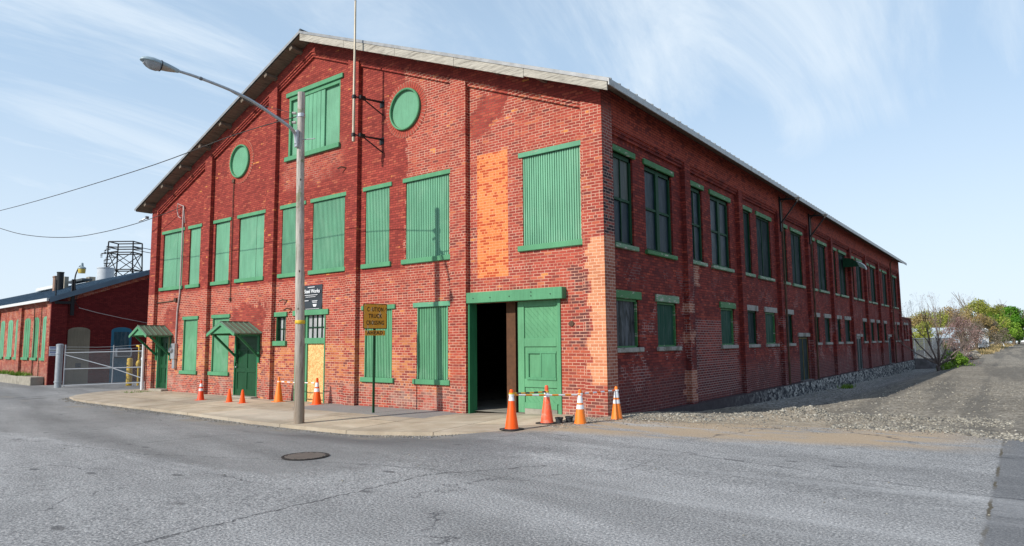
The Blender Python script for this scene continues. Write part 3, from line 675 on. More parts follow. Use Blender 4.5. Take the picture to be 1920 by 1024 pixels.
c = nt.ramp(nt.m('ADD', nt.m('MULTIPLY', tt, .55), nt.m('MULTIPLY', n, .45)), [(.26, (.028, .03, .036)), (.44, (.09, .092, .10)), (.60, (.22, .215, .21)), (.82, (.44, .425, .40))])
cc = nt.mix(n, (.028, .026, .03, 1), (.10, .085, .09, 1)); far = nt.rng(nt.m('ADD', y, nt.m('MULTIPLY', n, 4)), 8, 17)
c = nt.mix(far, cc, c); c = nt.mix(nt.rng(z, -.14, -.118), c, (.075, .055, .06, 1))
nt.put(b.inputs['Base Color'], c); b.inputs['Roughness'].default_value = .92; b.inputs['Specular IOR Level'].default_value = .05; nt.put(b.inputs['Normal'], nt.bump(n, .6, .04)); M['rubble'] = mt
footing().build('stone_footing', M['rubble'], wh, smooth=True)

# ---- roof
OX, OY, YE = .49, .49, L+.5
roof = MB(); th = .055
for s in (-1, 1):
    xe = XR+s*(10.75+OX)
    ze = 11.69-.394*(10.75+OX)
    roof.pts([(XR, -OY, 11.69), (xe, -OY, ze), (xe, YE, ze), (XR, YE, 11.69), (XR, -OY, 11.69-th), (xe, -OY, ze-th), (xe, YE, ze-th), (XR, YE, 11.69-th)],
             [(0, 1, 2, 3), (4, 7, 6, 5), (0, 4, 5, 1), (2, 6, 7, 3), (1, 5, 6, 2)])
    nrib = 112
    for i in range(nrib):
        y = -OY+.08+i*(YE+OY-.16)/(nrib-1)
        roof.pts([(XR, y-.022, 11.69), (XR, y+.022, 11.69), (XR, y+.012, 11.73), (XR, y-.012, 11.73), (xe+s*.02, y-.022, ze), (xe+s*.02, y+.022, ze), (xe+s*.02, y+.012, ze+.035), (xe+s*.02, y-.012, ze+.035)],
                 [(0, 4, 7, 3), (1, 2, 6, 5), (3, 7, 6, 2), (4, 5, 6, 7)])
roof.build('metal_roof', M['roof_dark'], wh)
rc = MB(); rc.path([(XR, -OY-.02, 11.73), (XR, YE, 11.73)], .05, 6); rc.build('ridge_cap', M['roof_dark'], wh)
# soffit boards under the verge and the eaves
sf = MB()
for s in (-1, 1):
    xe = XR+s*(10.75+OX-.02); ze = 11.69-.394*(10.75+OX-.02)
    sf.pts([(XR, -OY+.01, 11.69-th-.004), (xe, -OY+.01, ze-th-.004), (xe, YP+.2, ze-th-.004), (XR, YP+.2, 11.69-th-.004),
            (XR, -OY+.01, 11.69-th-.045), (xe, -OY+.01, ze-th-.045), (xe, YP+.2, ze-th-.045), (XR, YP+.2, 11.69-th-.045)], [(0, 1, 2, 3), (4, 7, 6, 5), (0, 4, 5, 1), (1, 5, 6, 2)])
    xi = XR+s*10.6; zi = 11.69-.394*10.6
    sf.pts([(xi, YP+.2, zi-th-.02), (xe, YP+.2, ze-th-.02), (xe, YE-.02, ze-th-.02), (xi, YE-.02, zi-th-.02)], [(0, 1, 2, 3)])
sf.build('soffit', M['soffit'], wh)
# look-out timbers under the verge
for s in (-1, 1):
    for k in range(8):
        x = XR+s*(.55+k*1.42 if s < 0 else .75+k*1.42)
        if abs(x-XR) > 11: continue
        z = zr(x)-th-.05
        t_ = MB(); t_.obox((x, -.24, z-.07), Vector((1, 0, -.394*s)).normalized(), Vector((0, 1, 0)), Vector((.394*s, 0, 1)).normalized(), .075, .22, .065)
        t_.build('lookout_timber', M['soffit'], wh)
# verge boards
vb = MB(); xe = XR+10.75+OX; segs = 5
for i in range(segs):
    x0 = XR+.02+(xe-XR-.05)*i/segs+.006; x1 = XR+.02+(xe-XR-.05)*(i+1)/segs-.006
    hgt = .235 if i < 4 else .20
    vb.pts([(x0, -OY-.03, zr(x0)-.07), (x1, -OY-.03, zr(x1)-.07), (x1, -OY-.03, zr(x1)-.07-hgt), (x0, -OY-.03, zr(x0)-.07-hgt),
            (x0, -OY, zr(x0)-.07), (x1, -OY, zr(x1)-.07), (x1, -OY, zr(x1)-.07-hgt), (x0, -OY, zr(x0)-.07-hgt)], [(0, 1, 2, 3), (4, 7, 6, 5), (3, 2, 6, 7), (1, 5, 6, 2), (0, 3, 7, 4)])
tag(vb.build('verge_board', M['old_board'], wh), 'weathered white board under the verge')
vb = MB()
for s in (-1, 1):
    x1 = XR+s*(10.75+OX)
    hh = .075 if s > 0 else .085
    vb.pts([(XR, -OY-.045, zr(XR)+.012), (x1, -OY-.045, zr(x1)+.012), (x1, -OY-.045, zr(x1)-hh), (XR, -OY-.045, zr(XR)-hh), (XR, -OY+.004, zr(XR)+.012), (x1, -OY+.004, zr(x1)+.012)], [(0, 1, 2, 3), (0, 4, 5, 1)])
vb.build('verge_flashing', plain('dull_grey_flashing', (.25, .255, .26), .5, .3, var=.25, vscale=4), wh, fix=False)
ef = MB(); ze = 11.69-.394*(10.75+OX)
ef.box(xe+.003, xe+.03, -OY-.05, YE, ze-.15, ze-.005); 
ef.build('eaves_fascia', plain('weathered_white_fascia', (.42, .43, .43), .5, .1, var=.15, dirt=(.22, .2, .18), dscale=3, dthr=(.55, .75)), wh)
# ---- corrugated shutters and their trim
def corr(mb, x0, x1, z0, z1, y, pitch=.088, amp=.016, axis='y', seams=()):
    n = max(3, round((x1-x0)/pitch)); pts = []
    for i in range(n):
        a = x0+(x1-x0)*i/n; w_ = (x1-x0)/n
        pts += [(a, 0), (a+w_*.16, 0), (a+w_*.26, amp), (a+w_*.86, amp*1.08), (a+w_*.97, 0)]
    pts.append((x1, 0)); b0 = len(mb.v)
    for u, d in pts:
        if axis == 'y': mb.v += [(u, y-d, z0), (u, y-d, z1)]
        else: mb.v += [(y+d, u, z0), (y+d, u, z1)]
    for i in range(len(pts)-1): mb.f.append((b0+2*i, b0+2*i+2, b0+2*i+3, b0+2*i+1))
def lintel(mb, x0, x1, z0, z1, y0, y1): mb.box(x0, x1, y0, y1, z0, z1)
for key, (a, c) in {**UP, **LO}.items():
    up_ = key in UP; z0, z1 = (uz0, uz1) if up_ else (lz0, lz1)
    s = MB(); boards = key in 'ABCDJK'
    pitch = .087 if not boards else .075
    if boards:
        nb = {'A': 3, 'B': 2, 'C': 2, 'D': 3, 'J': 2, 'K': 2}[key]
        for q in range(nb):
            corr(s, a+(c-a)*q/nb+.004, a+(c-a)*(q+1)/nb-.004, z0-.02, z1+.02, YR+.055-.006*(q % 2), pitch=.062, amp=.007)
    else: corr(s, a-.01, c+.01, z0-.02, z1+.02, YR+.05, pitch=.066, amp=.022)
    sh = s.build('window_shutter', M['corr'] if up_ else M['corr_low'], wh, fix=False)
    t_ = MB(); ex_ = .13 if up_ else .11
    if up_: t_.box(a-.11, c+.11, YR-.035, YR+.045, z1, z1+.125)
    else:
        t_.box(a-.14 if key in 'LM' else a-.06, c+.14 if key in 'LM' else c+.06, YR-.045, YR+.045, z1, z1+.13)
        t_.box(a, a+.035, YR-.012, YR+.045, z0, z1); t_.box(c-.035, c, YR-.012, YR+.045, z0, z1)
    lt = t_.build('lintel', M['green_chip'] if key in 'IM' else M['green_trim'], sh); bevel(lt, .008)
    t_ = MB(); t_.box(a-.13, c+.10, YR-.065, YR+.045, z0-.135, z0); sl_ = t_.build('sill', M['green_trim'], sh); bevel(sl_, .01)
# big gable window
a, c, z0, z1 = BIG
bw = MB(); bw.box(a, a+.10, YR+.0, YR+.08, z0, z1-.12); bw.box(c-.05, c, YR+.0, YR+.08, z0, z1-.12); bw.box(a, c, YR-.004, YR+.08, z1-.13, z1)
bgw = bw.build('gable_window', M['green_trim'], wh); bevel(bgw, .006)
t_ = MB(); t_.box(a-.12, c+.16, YR-.06, YR+.05, z1, z1+.15); bevel(t_.build('lintel', M['green_trim'], bgw), .008)
t_ = MB(); t_.box(a-.10, c+.06, YR-.09, YR+.06, z0-.15, z0); bevel(t_.build('sill', M['green_trim'], bgw), .008)
t_ = MB(); t_.box(a+.10, c-.05, YR+.082, YR+.088, z0, z1-.1); t_.build('plywood_panel', painted_wood('green_plywood', (.135, .32, .20), rough=.7), bgw)
t_ = MB(); nb = 6; xa, xb = -11.48, -10.2
for q in range(nb):
    u0 = xa+(xb-xa)*q/nb; u1 = xa+(xb-xa)*(q+1)/nb
    t_.box(u0+.007, u1-.007, YR+.02+.004*(q % 2), YR+.075, z0+.0, z1-.135)
bevel(t_.build('centre_boards', M['green'], bgw), .005)
# round windows
for cx, cz in ((-6.42, 8.27), (-15.03, 8.24)):
    rw = MB(); rw.lathe((cx, YR+.002, cz), [(.615, 0), (.615, .085), (.60, .098), (.565, .09), (.553, .004), (.0, .004)], 40, ax=(0, -1, 0))
    ro = rw.build('round_window', M['green_trim'], wh, smooth=True)
    t_ = MB(); t_.lathe((cx, YR-.003, cz), [(.55, 0), (.55, .006), (0, .006)], 40, ax=(0, -1, 0)); t_.build('disc_panel', M['green'], ro)
    t_ = MB(); t_.lathe((cx, YR+.01, cz), [(.825, 0), (.825, .018), (.6, .018)], 40, ax=(0, -1, 0)); t_.build('arch_mortar', M['mortar'], ro, smooth=False)
    t_ = MB()
    for q in range(46):
        a = 2*math.pi*q/46; d = Vector((math.cos(a), 0, math.sin(a))); tt_ = Vector((-math.sin(a), 0, math.cos(a)))
        t_.obox(Vector((cx, YR+.03, cz))+d*.715, d, Vector((0, 1, 0)), tt_, .10, .048, .039)
    t_.build('brick_arch', M['arch_brick'], ro)

# small window
a, c, z0, z1 = SW
f_ = MB(); f_.box(a, a+.07, YR+.0, YR+.13, z0, z1); f_.box(c-.04, c, YR+.0, YR+.13, z0, z1); f_.box(a, c, YR+.05, YR+.13, z1-.04, z1)
f_.box((a+c)/2+.0, (a+c)/2+.02, YR+.08, YR+.12, z0, z1); f_.box(a, c, YR+.08, YR+.12, (z0+z1)/2-.01, (z0+z1)/2+.01)
wo = f_.build('small_window', M['green_dark'], wh)
t_ = MB(); t_.box(a+.05, c-.03, YR+.125, YR+.13, z0, z1); t_.build('pane', M['glass_pale'], wo)
t_ = MB(); t_.box(a-.08, c+.08, YR-.05, YR+.05, z1, z1+.15); bevel(t_.build('lintel', M['green_trim'], wo), .006)
t_ = MB(); t_.box(a-.08, c+.08, YR-.08, YR+.05, z0-.16, z0); bevel(t_.build('sill', M['green_trim'], wo), .006)

# boarded double door with transom
a, c, z0, z1 = DD
f_ = MB(); f_.box(a, a+.09, YR-.02, YR+.1, -.25, z1); f_.box(c-.05, c, YR-.02, YR+.1, -.25, z1); f_.box(a-.12, c+.16, YR-.05, YR+.06, z1, z1+.17); f_.box(a+.09, c-.05, YR+.02, YR+.1, 1.60, 1.78)
f_.box(-10.98, -10.90, YR+.04, YR+.1, -.25, 2.5)
do = f_.build('boarded_doorway', M['green_trim'], wh); bevel(do, .006)
t_ = MB(); t_.box(-10.9, c-.05, YR+.085, YR+.1, -.24, 1.60); tag(t_.build('strand_board_panel', M['osb'], do), 'raw yellow strand board filling the doorway')
t_ = MB(); t_.box(a+.09, -10.98, YR+.09, YR+.1, -.24, 2.5); t_.build('door_leaf', M['green_dark'], do)
t_ = MB(); t_.box(-10.9, c-.05, YR+.10, YR+.105, 1.78, 2.5); t_.build('transom_pane', M['glass_pale'], do)
t_ = MB()
for q in range(1, 4): xx = -10.9+(c-.05+10.9)*q/4; t_.box(xx-.012, xx+.012, YR+.06, YR+.099, 1.78, 2.5)
t_.box(-10.9, c-.05, YR+.062, YR+.099, 2.1, 2.13); t_.build('glazing_bar', M['green_frame'], do)

# doors under the canopies
def panel_door(nm, a, c, zb, z1, y, mt_, frame_mt, handle=True, lab=None):
    f_ = MB(); f_.box(a, a+.05, YR-.01, y+.03, zb, z1); f_.box(c-.05, c, YR-.01, y+.03, zb, z1); f_.box(a+.05, c-.05, YR-.01, y+.03, z1-.06, z1)
    d = f_.build(nm, frame_mt, wh)
    t_ = MB(); t_.box(a+.05, c-.05, y, y+.02, zb, z1-.06)
    W_ = (c-a-.1); 
    xs = [a+.05, a+.05+.12, a+.05+W_/2-.05, a+.05+W_/2+.05, c-.05-.12, c-.05]
    zs = [zb, zb+.22, zb+.80, zb+.95, zb+1.55, zb+1.62, z1-.30, z1-.06]
    for q in (0, 2, 4): t_.box(xs[q], xs[q+1], y-.022, y-.001, zb, z1-.06)
    for q in (0, 2, 4, 6):
        for (u0, u1) in ((xs[1], xs[2]), (xs[3], xs[4])): t_.box(u0, u1, y-.0215, y-.001, zs[q], zs[q+1])
    lf = t_.build('door_leaf', mt_, d); bevel(lf, .006)
    if handle:
        for hz_ in (zb+.98, zb+1.18):
            h_ = MB(); h_.lathe((a+.13, y-.022, hz_), [(.018, 0), (.018, .02), (.032, .035), (.03, .055), (.0, .06)], 12, ax=(0, -1, 0)); h_.build('door_knob', M['galv'], d, smooth=True)
    return d
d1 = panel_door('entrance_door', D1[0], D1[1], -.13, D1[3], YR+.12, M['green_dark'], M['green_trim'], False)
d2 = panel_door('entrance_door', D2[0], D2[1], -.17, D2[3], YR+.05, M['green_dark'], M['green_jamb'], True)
for d, (a, c), zz_ in ((d1, D1[:2], -.13), (d2, D2[:2], -.17)):
    t_ = MB(); t_.box(a-.06, c+.08, YR-.26, YR+.1, -.5, zz_); bevel(t_.build('doorstep', M['concrete'], d), .012)

# canopies over the two doors
def canopy(xc, zridge, half, drop, proj_, back):
    cn = MB(); 
    for s in (-1, 1):
        xe_ = xc+s*half; ze_ = zridge-drop
        cn.pts([(xc, -proj_, zridge), (xe_, -proj_, ze_), (xe_, YR, ze_), (xc, YR, zridge), (xc, -proj_, zridge-.03), (xe_, -proj_, ze_-.03), (xe_, YR, ze_-.03), (xc, YR, zridge-.03)],
               [(0, 1, 2, 3), (4, 7, 6, 5), (0, 4, 5, 1), (1, 5, 6, 2)])
        for i in range(6):
            y = -proj_+.02+i*(proj_+YR-.05)/5
            cn.bar((xc, y, zridge+.012), (xe_, y, ze_+.012), .028, .022)
    cn.box(xc-.03, xc+.03, -proj_-.01, YR, zridge-.005, zridge+.02)
    ro = cn.build('door_canopy', M['roof_green'], wh, fix=False)
    g = MB(); g.prism([(xc-half+.1, zridge-drop+.0), (xc+half-.1, zridge-drop+.0), (xc+half-.1, zridge-drop+.02), (xc, zridge-.035), (xc-half+.1, zridge-drop+.02)], -proj_+.05, -proj_+.07)
    g.build('gable_infill', M['green_trim'], ro)
    g = MB()
    for s in (-1, 1):
        g.bar((xc, -proj_+.01, zridge-.075), (xc+s*(half-.01), -proj_+.01, zridge-drop-.06), .04, .085)
        g.box(xc+s*(half-.16)-.03, xc+s*(half-.16)+.03, -proj_+.08, YR-.005, zridge-drop-.06, zridge-drop+.02)
    g.build('canopy_frame', M['green_trim'], ro)
    for s in (-1, 1):
        g = MB(); x_ = xc+s*(half-.16)
        g.bar((x_, -proj_+.2, zridge-drop-.05), (x_, YR-.04, zridge-drop-.78), .06, .07); g.box(x_-.035, x_+.035, YR-.05, YR-.003, zridge-drop-1.0, zridge-drop-.06)
        g.build('canopy_brace', M['green_jamb'], ro)
canopy(-20.25, 2.37, .74, .38, .93, .2)
canopy(-14.2, 2.37, .88, .40, .93, .2)

# main doorway
a, c, z0, z1 = MD
f_ = MB(); f_.box(a-.02, c+.16, YP-.045, YR+.02, z1, z1+.27)
mdh = f_.build('loading_doorway', M['green_trim'], wh); bevel(mdh, .01)
t_ = MB()
for xx in (-3.75, -3.2, -2.6, -1.95, -1.4):
    for dz in ((.12,) if xx != -1.95 else (.1, .19)): t_.lathe((xx, YP-.045, z1+dz), [(.013, 0), (.013, .012), (0, .014)], 8, ax=(0, -1, 0))
t_.build('bolt_head', M['black_metal'], mdh)
f_ = MB(); f_.box(a+.001, a+.05, YP+.01, YR+.16, -.3, z1); f_.build('door_jamb', M['green_jamb'], mdh)
f_ = MB(); f_.box(c-.07, c-.001, YR-.03, YR+.10, -.2, z1); f_.build('door_jamb', M['green_trim'], mdh)
# sliding leaf
la, lc, lb = -2.52, c-.075, -.08; ly = YR+.04
t_ = MB(); t_.box(la, lc, ly+.03, ly+.06, lb, z1)
rails = [lb+.0, lb+.22, .0, .0]
t_.box(la, la+.19, ly, ly+.03, lb, z1-.005); t_.box(lc-.09, lc, ly, ly+.03, lb+.23, z1-.005)
for (r0, r1) in ((2.44, 2.575), (1.48, 1.68), (.52, .72), (.02, .16)): t_.box(la+.19, lc-.09, ly+.001, ly+.03, r0, r1)
leaf = t_.build('sliding_door', M['green_door'], mdh) if False else t_.build('sliding_door', M['green_door'], wh); bevel(leaf, .006)
t_ = MB(); 
def diag(z_lo, z_hi, sgn):
    W_ = lc-.09-(la+.19); x_0 = la+.19; n = 9
    for q in range(-6, n+4):
        # a narrow diagonal board edge clipped to the panel
        pts = []
        for tt in np.linspace(0, 1, 30):
            x_ = x_0+tt*W_; z_ = z_lo+(q*.14)+sgn*(-tt*W_)*1.0+.3
            if z_lo < z_ < z_hi: pts.append((x_, z_))
        if len(pts) > 2: t_.bar((pts[0][0], ly+.0285, pts[0][1]), (pts[-1][0], ly+.0285, pts[-1][1]), .012, .006)
diag(1.68, 2.44, 1); diag(.16, .52, 1)
t_.build('diagonal_boarding', M['green_trim'], leaf)
t_ = MB(); wx0, wx1, wz0_, wz1_ = la+.32, lc-.12, .76, 1.32
t_.box(wx0-.03, wx1+.03, ly-.01, ly+.03, wz1_, wz1_+.05); t_.box(wx0-.05, wx1+.03, ly-.02, ly+.03, wz0_-.06, wz0_); t_.box(wx0-.03, wx0, ly-.008, ly+.03, wz0_, wz1_); t_.box(wx0+.33, wx0+.37, ly-.008, ly+.03, wz0_, wz1_); t_.box(wx0+.37, wx1, ly+.004, ly+.03, wz0_, wz1_)
t_.build('door_hatch', M['green_trim'], leaf)
t_ = MB(); t_.box(la+.19, lc-.09, ly+.0, ly+.03, lb-.06, .02); tag(t_.build('kick_board', M['concrete'], leaf), 'pale worn board at the foot of the door')
# interior: floor, timber post, partition
t_ = MB(); t_.quad((-21.4, YR+.02, -.12), (-.1, YR+.02, -.12), (-.1, L-.1, -.12), (-21.4, L-.1, -.12)); t_.build('interior_floor', M['concrete'], wh, fix=False)
t_ = MB(); t_.box(-3.00, -2.72, .32, .5, -.12, 2.9); t_.build('timber_post', M['post_wood'], wh)
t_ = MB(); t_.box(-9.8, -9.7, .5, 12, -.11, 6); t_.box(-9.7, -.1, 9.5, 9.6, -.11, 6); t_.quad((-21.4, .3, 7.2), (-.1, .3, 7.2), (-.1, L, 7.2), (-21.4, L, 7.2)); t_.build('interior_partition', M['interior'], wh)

# ---- side windows
def side_window(a, c, z0, z1, style, two=False, lint_mt=None, sill_mt=None, lz=.15):
    xin = XW-.10
    f_ = MB()
    if style == 'sash':
        f_.box(xin, xin+.05, a, a+.06, z0, z1); f_.box(xin, xin+.05, c-.09, c, z0, z1); f_.box(xin, xin+.05, a, c, z1-.10, z1); f_.box(xin, xin+.05, a, c, z0, z0+.07)
        mz = (z0+z1)/2; f_.box(xin+.005, xin+.045, a, c, mz-.03, mz+.03)
        if two: f_.box(xin, xin+.055, (a+c)/2-.08, (a+c)/2+.08, z0, z1)
        else: f_.box(xin+.01, xin+.035, (a+c)/2-.04, (a+c)/2-.01, z0, z1)
        wn = f_.build('sash_window', M['green_frame'], wh)
        t_ = MB(); t_.box(xin-.01, xin+.004, a, c, z0, mz); t_.build('lower_pane', M['glass_blue'], wn)
        t_ = MB(); t_.box(xin-.012, xin+.002, a, c, mz, z1); t_.build('upper_pane', M['glass_ribbed'] if not two and a < 2 else M['glass_blue'], wn)
    else:
        fm = {'screen': M['green_frame'], 'low': M['green_side'], 'lowdark': M['green_frame']}[style]
        f_.box(xin, xin+.06, a, a+.03, z0, z1); f_.box(xin, xin+.06, c-.05, c, z0, z1); f_.box(xin, xin+.06, a, c, z1-.05, z1); f_.box(xin, xin+.06, a, c, z0, z0+.04)
        wn = f_.build('screened_window', fm, wh)
        pm = {'screen': M['panel_dark'], 'low': M['panel_green'], 'lowdark': M['panel_dark']}[style]
        if style == 'low' and a < 2: pm = M['mesh_grey']
        t_ = MB(); corr(t_, a+.03, c-.05, z0+.04, z1-.05, xin+.008, pitch=.16 if style == 'screen' else .3, amp=.006, axis='x'); t_.build('screen_panel', pm, wn, fix=False)
        if style == 'screen' or two:
            t_ = MB(); t_.box(xin+.01, xin+.035, (a+c)/2-.02, (a+c)/2+.02, z0, z1); t_.build('mullion', fm, wn)
    t_ = MB(); t_.box(XW-.06, XW+.05, a-.10, c+.10, z1, z1+lz); bevel(t_.build('lintel', lint_mt, wn), .012)
    t_ = MB(); t_.box(XW-.06, XW+.08, a-.09, c+.11, z0-.11, z0); bevel(t_.build('sill', sill_mt, wn), .014)
for k in range(10):
    st = 'sash' if k < 2 else 'screen'
    side_window(*UNARROW[k], 3.86, 6.04, st, False, M['green_side'], M['green_pale'] if k else M['green_pale'])
    side_window(*UWIDE[k], 3.86, 6.04, st, True, M['green_side'], M['green_side'] if k == 0 else M['green_pale'])
for i, (a, c) in enumerate(SV):
    lowm = M['green_side'] if i in (0, 2) else (M['green_pale'] if i == 1 else M['stone_sill'])
    side_window(a, c, 1.44, 2.58, 'low' if i in (0, 1, 2, 4) else 'lowdark', False, lowm, M['stone_sill'], .19)
for a, c in ((46.0, 46.8), (47.4, 48.2)):
    t_ = MB(); t_.box(-.14, -.12, a, c, 1.5, 2.62); wn = t_.build('screened_window', M['panel_dark'], wh)
    t_ = MB(); t_.box(-.1, .02, a-.08, c+.08, 2.62, 2.8); t_.build('lintel', M['stone_sill'], wn)
    t_ = MB(); t_.box(-.1, .04, a-.08, c+.08, 1.4, 1.5); t_.build('sill', M['stone_sill'], wn)
for i, (a, c) in enumerate(SD):
    t_ = MB(); t_.box(XW-.10, XW-.06, a, c, -.12, 1.70); dr_ = t_.build('side_door', M['panel_dark'], wh)
    t_ = MB(); y_ = (a+c)/2
    for u in (a+.03, y_, c-.03): t_.box(XW-.06, XW-.045, u-.018, u+.018, -.1, 1.66)
    t_.box(XW-.06, XW-.045, a+.05, c-.05, 1.62, 1.66); t_.build('door_edge_strip', plain('dull_yellow_edge', (.16, .12, .03), .8) if i == 0 else M['galv'], dr_)
    t_ = MB(); t_.box(XW-.08, XW+.06, a-.12, c+.12, 1.70, 1.86); bevel(t_.build('lintel', M['stone_sill'], dr_), .014)
    t_ = MB(); t_.box(XW-.1, XW+.12, a-.15, c+.15, -.20, -.09); t_.build('threshold', M['conc_dark'], dr_)
# hood over one upper window, brackets, downpipes
h_ = MB(); y0, y1 = 25.7, 27.7; n = 12
for i in range(n+1):
    a = R(90*i/n); xx = XW+.75*math.sin(a)*1.0; zz_ = 5.35+.5*math.cos(a)
    h_.v += [(xx, y0, zz_), (xx, y1, zz_)]
for i in range(n): h_.f.append((2*i, 2*i+1, 2*i+3, 2*i+2))
for yy in (y0,): h_.pts([(XW, yy, 5.35)]+[(XW+.75*math.sin(R(90*i/n)), yy, 5.35+.5*math.cos(R(90*i/n))) for i in range(n+1)], [tuple(range(n+2))])
hd = h_.build('window_hood', M['green_frame'], wh, fix=False)
t_ = MB(); t_.path([(XW+.75*math.sin(R(90*i/n)), y1, 5.35+.5*math.cos(R(90*i/n))) for i in range(n+1)], .05, 6); t_.build('hood_rim', M['white_paint'], hd)
for yb in (13.75, 18.2):
    t_ = MB(); t_.bar((XPF+.03, yb, 5.75), (XPF+.03, yb, 7.1), .07); t_.bar((XPF+.03, yb, 7.0), (.80, yb, 6.97), .05, .07); t_.bar((XPF+.03, yb, 6.05), (.78, yb, 6.95), .045)
    t_.build('eaves_bracket', M['black_metal'], wh)
for k in (3, 4, 9):
    yb = 4.46*k+.55; t_ = MB(); t_.path([(XPF+.30, yb, 7.15), (XPF+.04, yb, 6.9), (XPF+.04, yb, -.1)], .04, 8); t_.build('downpipe', M['rust_metal'], wh)
# a run of wiring, service mast, meter and pipe on the front
t_ = MB(); t_.path([(-19.02, YR-.05, 7.12), (-19.04, YR-.04, 5.2), (-19.06, YR-.04, 3.6), (-19.20, YR-.04, 2.9), (-19.22, YR-.04, 1.65)], .032, 8); t_.build('service_mast', M['pipe_white'], wh)
t_ = MB(); t_.path([(-19.02, YR-.06, 7.1), (-19.3, YR-.15, 7.22), (-19.42, YR-.1, 6.95), (-19.3, YR-.1, 6.7), (-19.1, YR-.1, 6.62)], .018, 6); t_.path([(-19.0, YR-.06, 7.1), (-18.85, YR-.12, 6.9), (-18.85, YR-.05, 6.4)], .014, 6)
t_.build('service_cable_loop', M['pipe_white'], wh)
t_ = MB(); t_.box(-19.42, -19.12, YR-.14, YR-.005, 1.05, 1.66); me_ = t_.build('electric_meter', M['galv'], wh); bevel(me_, .015)
t_ = MB(); t_.lathe((-19.33, YR-.14, 1.4), [(.10, 0), (.10, .05), (.085, .08), (0, .09)], 18, ax=(0, -1, 0)); t_.build('meter_dial', M['glass_pale'], me_, smooth=True)
t_ = MB(); t_.box(-19.33, -19.15, YR-.11, YR-.006, .68, 1.04); bevel(t_.build('meter_socket', M['galv'], me_), .01)
t_ = MB(); t_.path([(-15.42, YR-.03, 7.55), (-15.40, YR-.03, 3.25)], .016, 6); t_.box(-15.48, -15.34, YR-.07, YR, 7.5, 7.62); t_.box(-15.46, -15.36, YR-.05, YR, 3.16, 3.26); t_.build('conduit', M['rust_metal'], wh)
t_ = MB(); t_.path([(-21.0, YR-.03, 3.32), (-19.7, YR-.03, 3.34), (-19.4, YR-.03, 3.38)], .02, 6); t_.box(-19.48, -19.3, YR-.07, YR, 3.3, 3.45); t_.build('conduit', M['rust_metal'], wh)
for (xx, zz_) in ((-11.95, 3.02), (-11.7, 2.72), (-9.05, 7.0)):
    t_ = MB(); t_.path([(xx, YR, zz_), (xx-.1, YR-.12, zz_+.03), (xx-.22, YR-.16, zz_-.02)], .022, 6); t_.build('wall_hook', M['rust_metal'], wh)
t_ = MB(); t_.lathe((-.95, YR-.002, 2.0), [(.07, 0), (.065, .02), (0, .025)], 14, ax=(0, -1, 0)); t_.build('wall_plate', M['rust_metal'], wh)
t_ = MB(); t_.box(-21.85, -21.74, -.16, -.04, 6.9, 7.0); t_.path([(-21.85, -.1, 6.95), (-21.95, -.2, 6.85), (-22.05, -.3, 6.8)], .03, 6); t_.build('eaves_lamp', M['galv'], wh)
print('warehouse done')
# ------------------------------------------------------------------ sidewalk furniture
G = -.245
up_ = thing('utility_pole', (-6.08, -3.49, -.3), 'tall weathered wooden utility pole at the kerb with a yellow tag', 'utility pole')
t_ = MB(); n = 16; ps = []; rs = []
for i in range(n+1):
    t = i/n; ps.append((-6.08-.22*t+.012*math.sin(t*7), -3.49, -.5+8.17*t)); rs.append(.118-.036*t+.003*math.sin(i*2.1))
t_.path(ps, rs, 20); t_.build('pole_shaft', M['pole_wood'], up_, smooth=True)
t_ = MB(); t_.lathe((-6.135, -3.49, 2.06), [(.108, 0), (.114, .01), (.114, .075), (.108, .085)], 20); t_.build('yellow_tag', M['yellow'], up_, smooth=True)
t_ = MB(); t_.lathe((-6.275, -3.49, 7.04), [(.085, 0), (.095, .01), (.095, .09), (.085, .1)], 16); t_.box(-6.42, -6.36, -3.52, -3.46, 7.04, 7.14); t_.build('wire_clamp', M['galv'], up_)
t_ = MB(); t_.tube((-6.40, -3.55, 7.16), (-6.48, -3.6, 7.17), .035, .03, 10); t_.tube((-6.40, -3.55, 6.93), (-6.48, -3.6, 6.93), .035, .03, 10); t_.build('insulator', M['insul'], up_)
t_ = MB(); t_.tube((-6.2, -3.49, 6.48), (-5.82, -3.42, 6.45), .012, None, 6); t_.build('step_bolt', M['galv'], up_)
def poly3(pts, n):
    out = []
    for i in range(len(pts)-1):
        for k in range(n):
            t = k/n; p0 = Vector(pts[max(i-1, 0)]); p1 = Vector(pts[i]); p2 = Vector(pts[i+1]); p3 = Vector(pts[min(i+2, len(pts)-1)])
            out.append(.5*((2*p1)+(-p0+p2)*t+(2*p0-5*p1+4*p2-p3)*t*t+(-p0+3*p1-3*p2+p3)*t**3))
    out.append(Vector(pts[-1])); return out
sl_ = thing('street_lamp', (-6.3, -3.62, 6.3), 'grey cobra head street lamp on a long curved arm reaching over the road', 'street lamp')
arm = poly3([(-6.27, -3.62, 6.36), (-6.27, -3.66, 6.60), (-6.235, -3.85, 6.72), (-6.285, -4.2, 6.885), (-6.36, -4.73, 7.11), (-6.435, -5.25, 7.245), (-6.54, -5.95, 7.345), (-6.60, -6.35, 7.372)], 5)
t_ = MB(); t_.path(arm, [.042-.014*i/len(arm) for i in range(len(arm))], 12); t_.build('lamp_arm', M['galv'], sl_, smooth=True)
t_ = MB(); t_.box(-6.32, -6.22, -3.64, -3.575, 6.28, 6.70); bevel(t_.build('arm_bracket', M['galv'], sl_), .01)
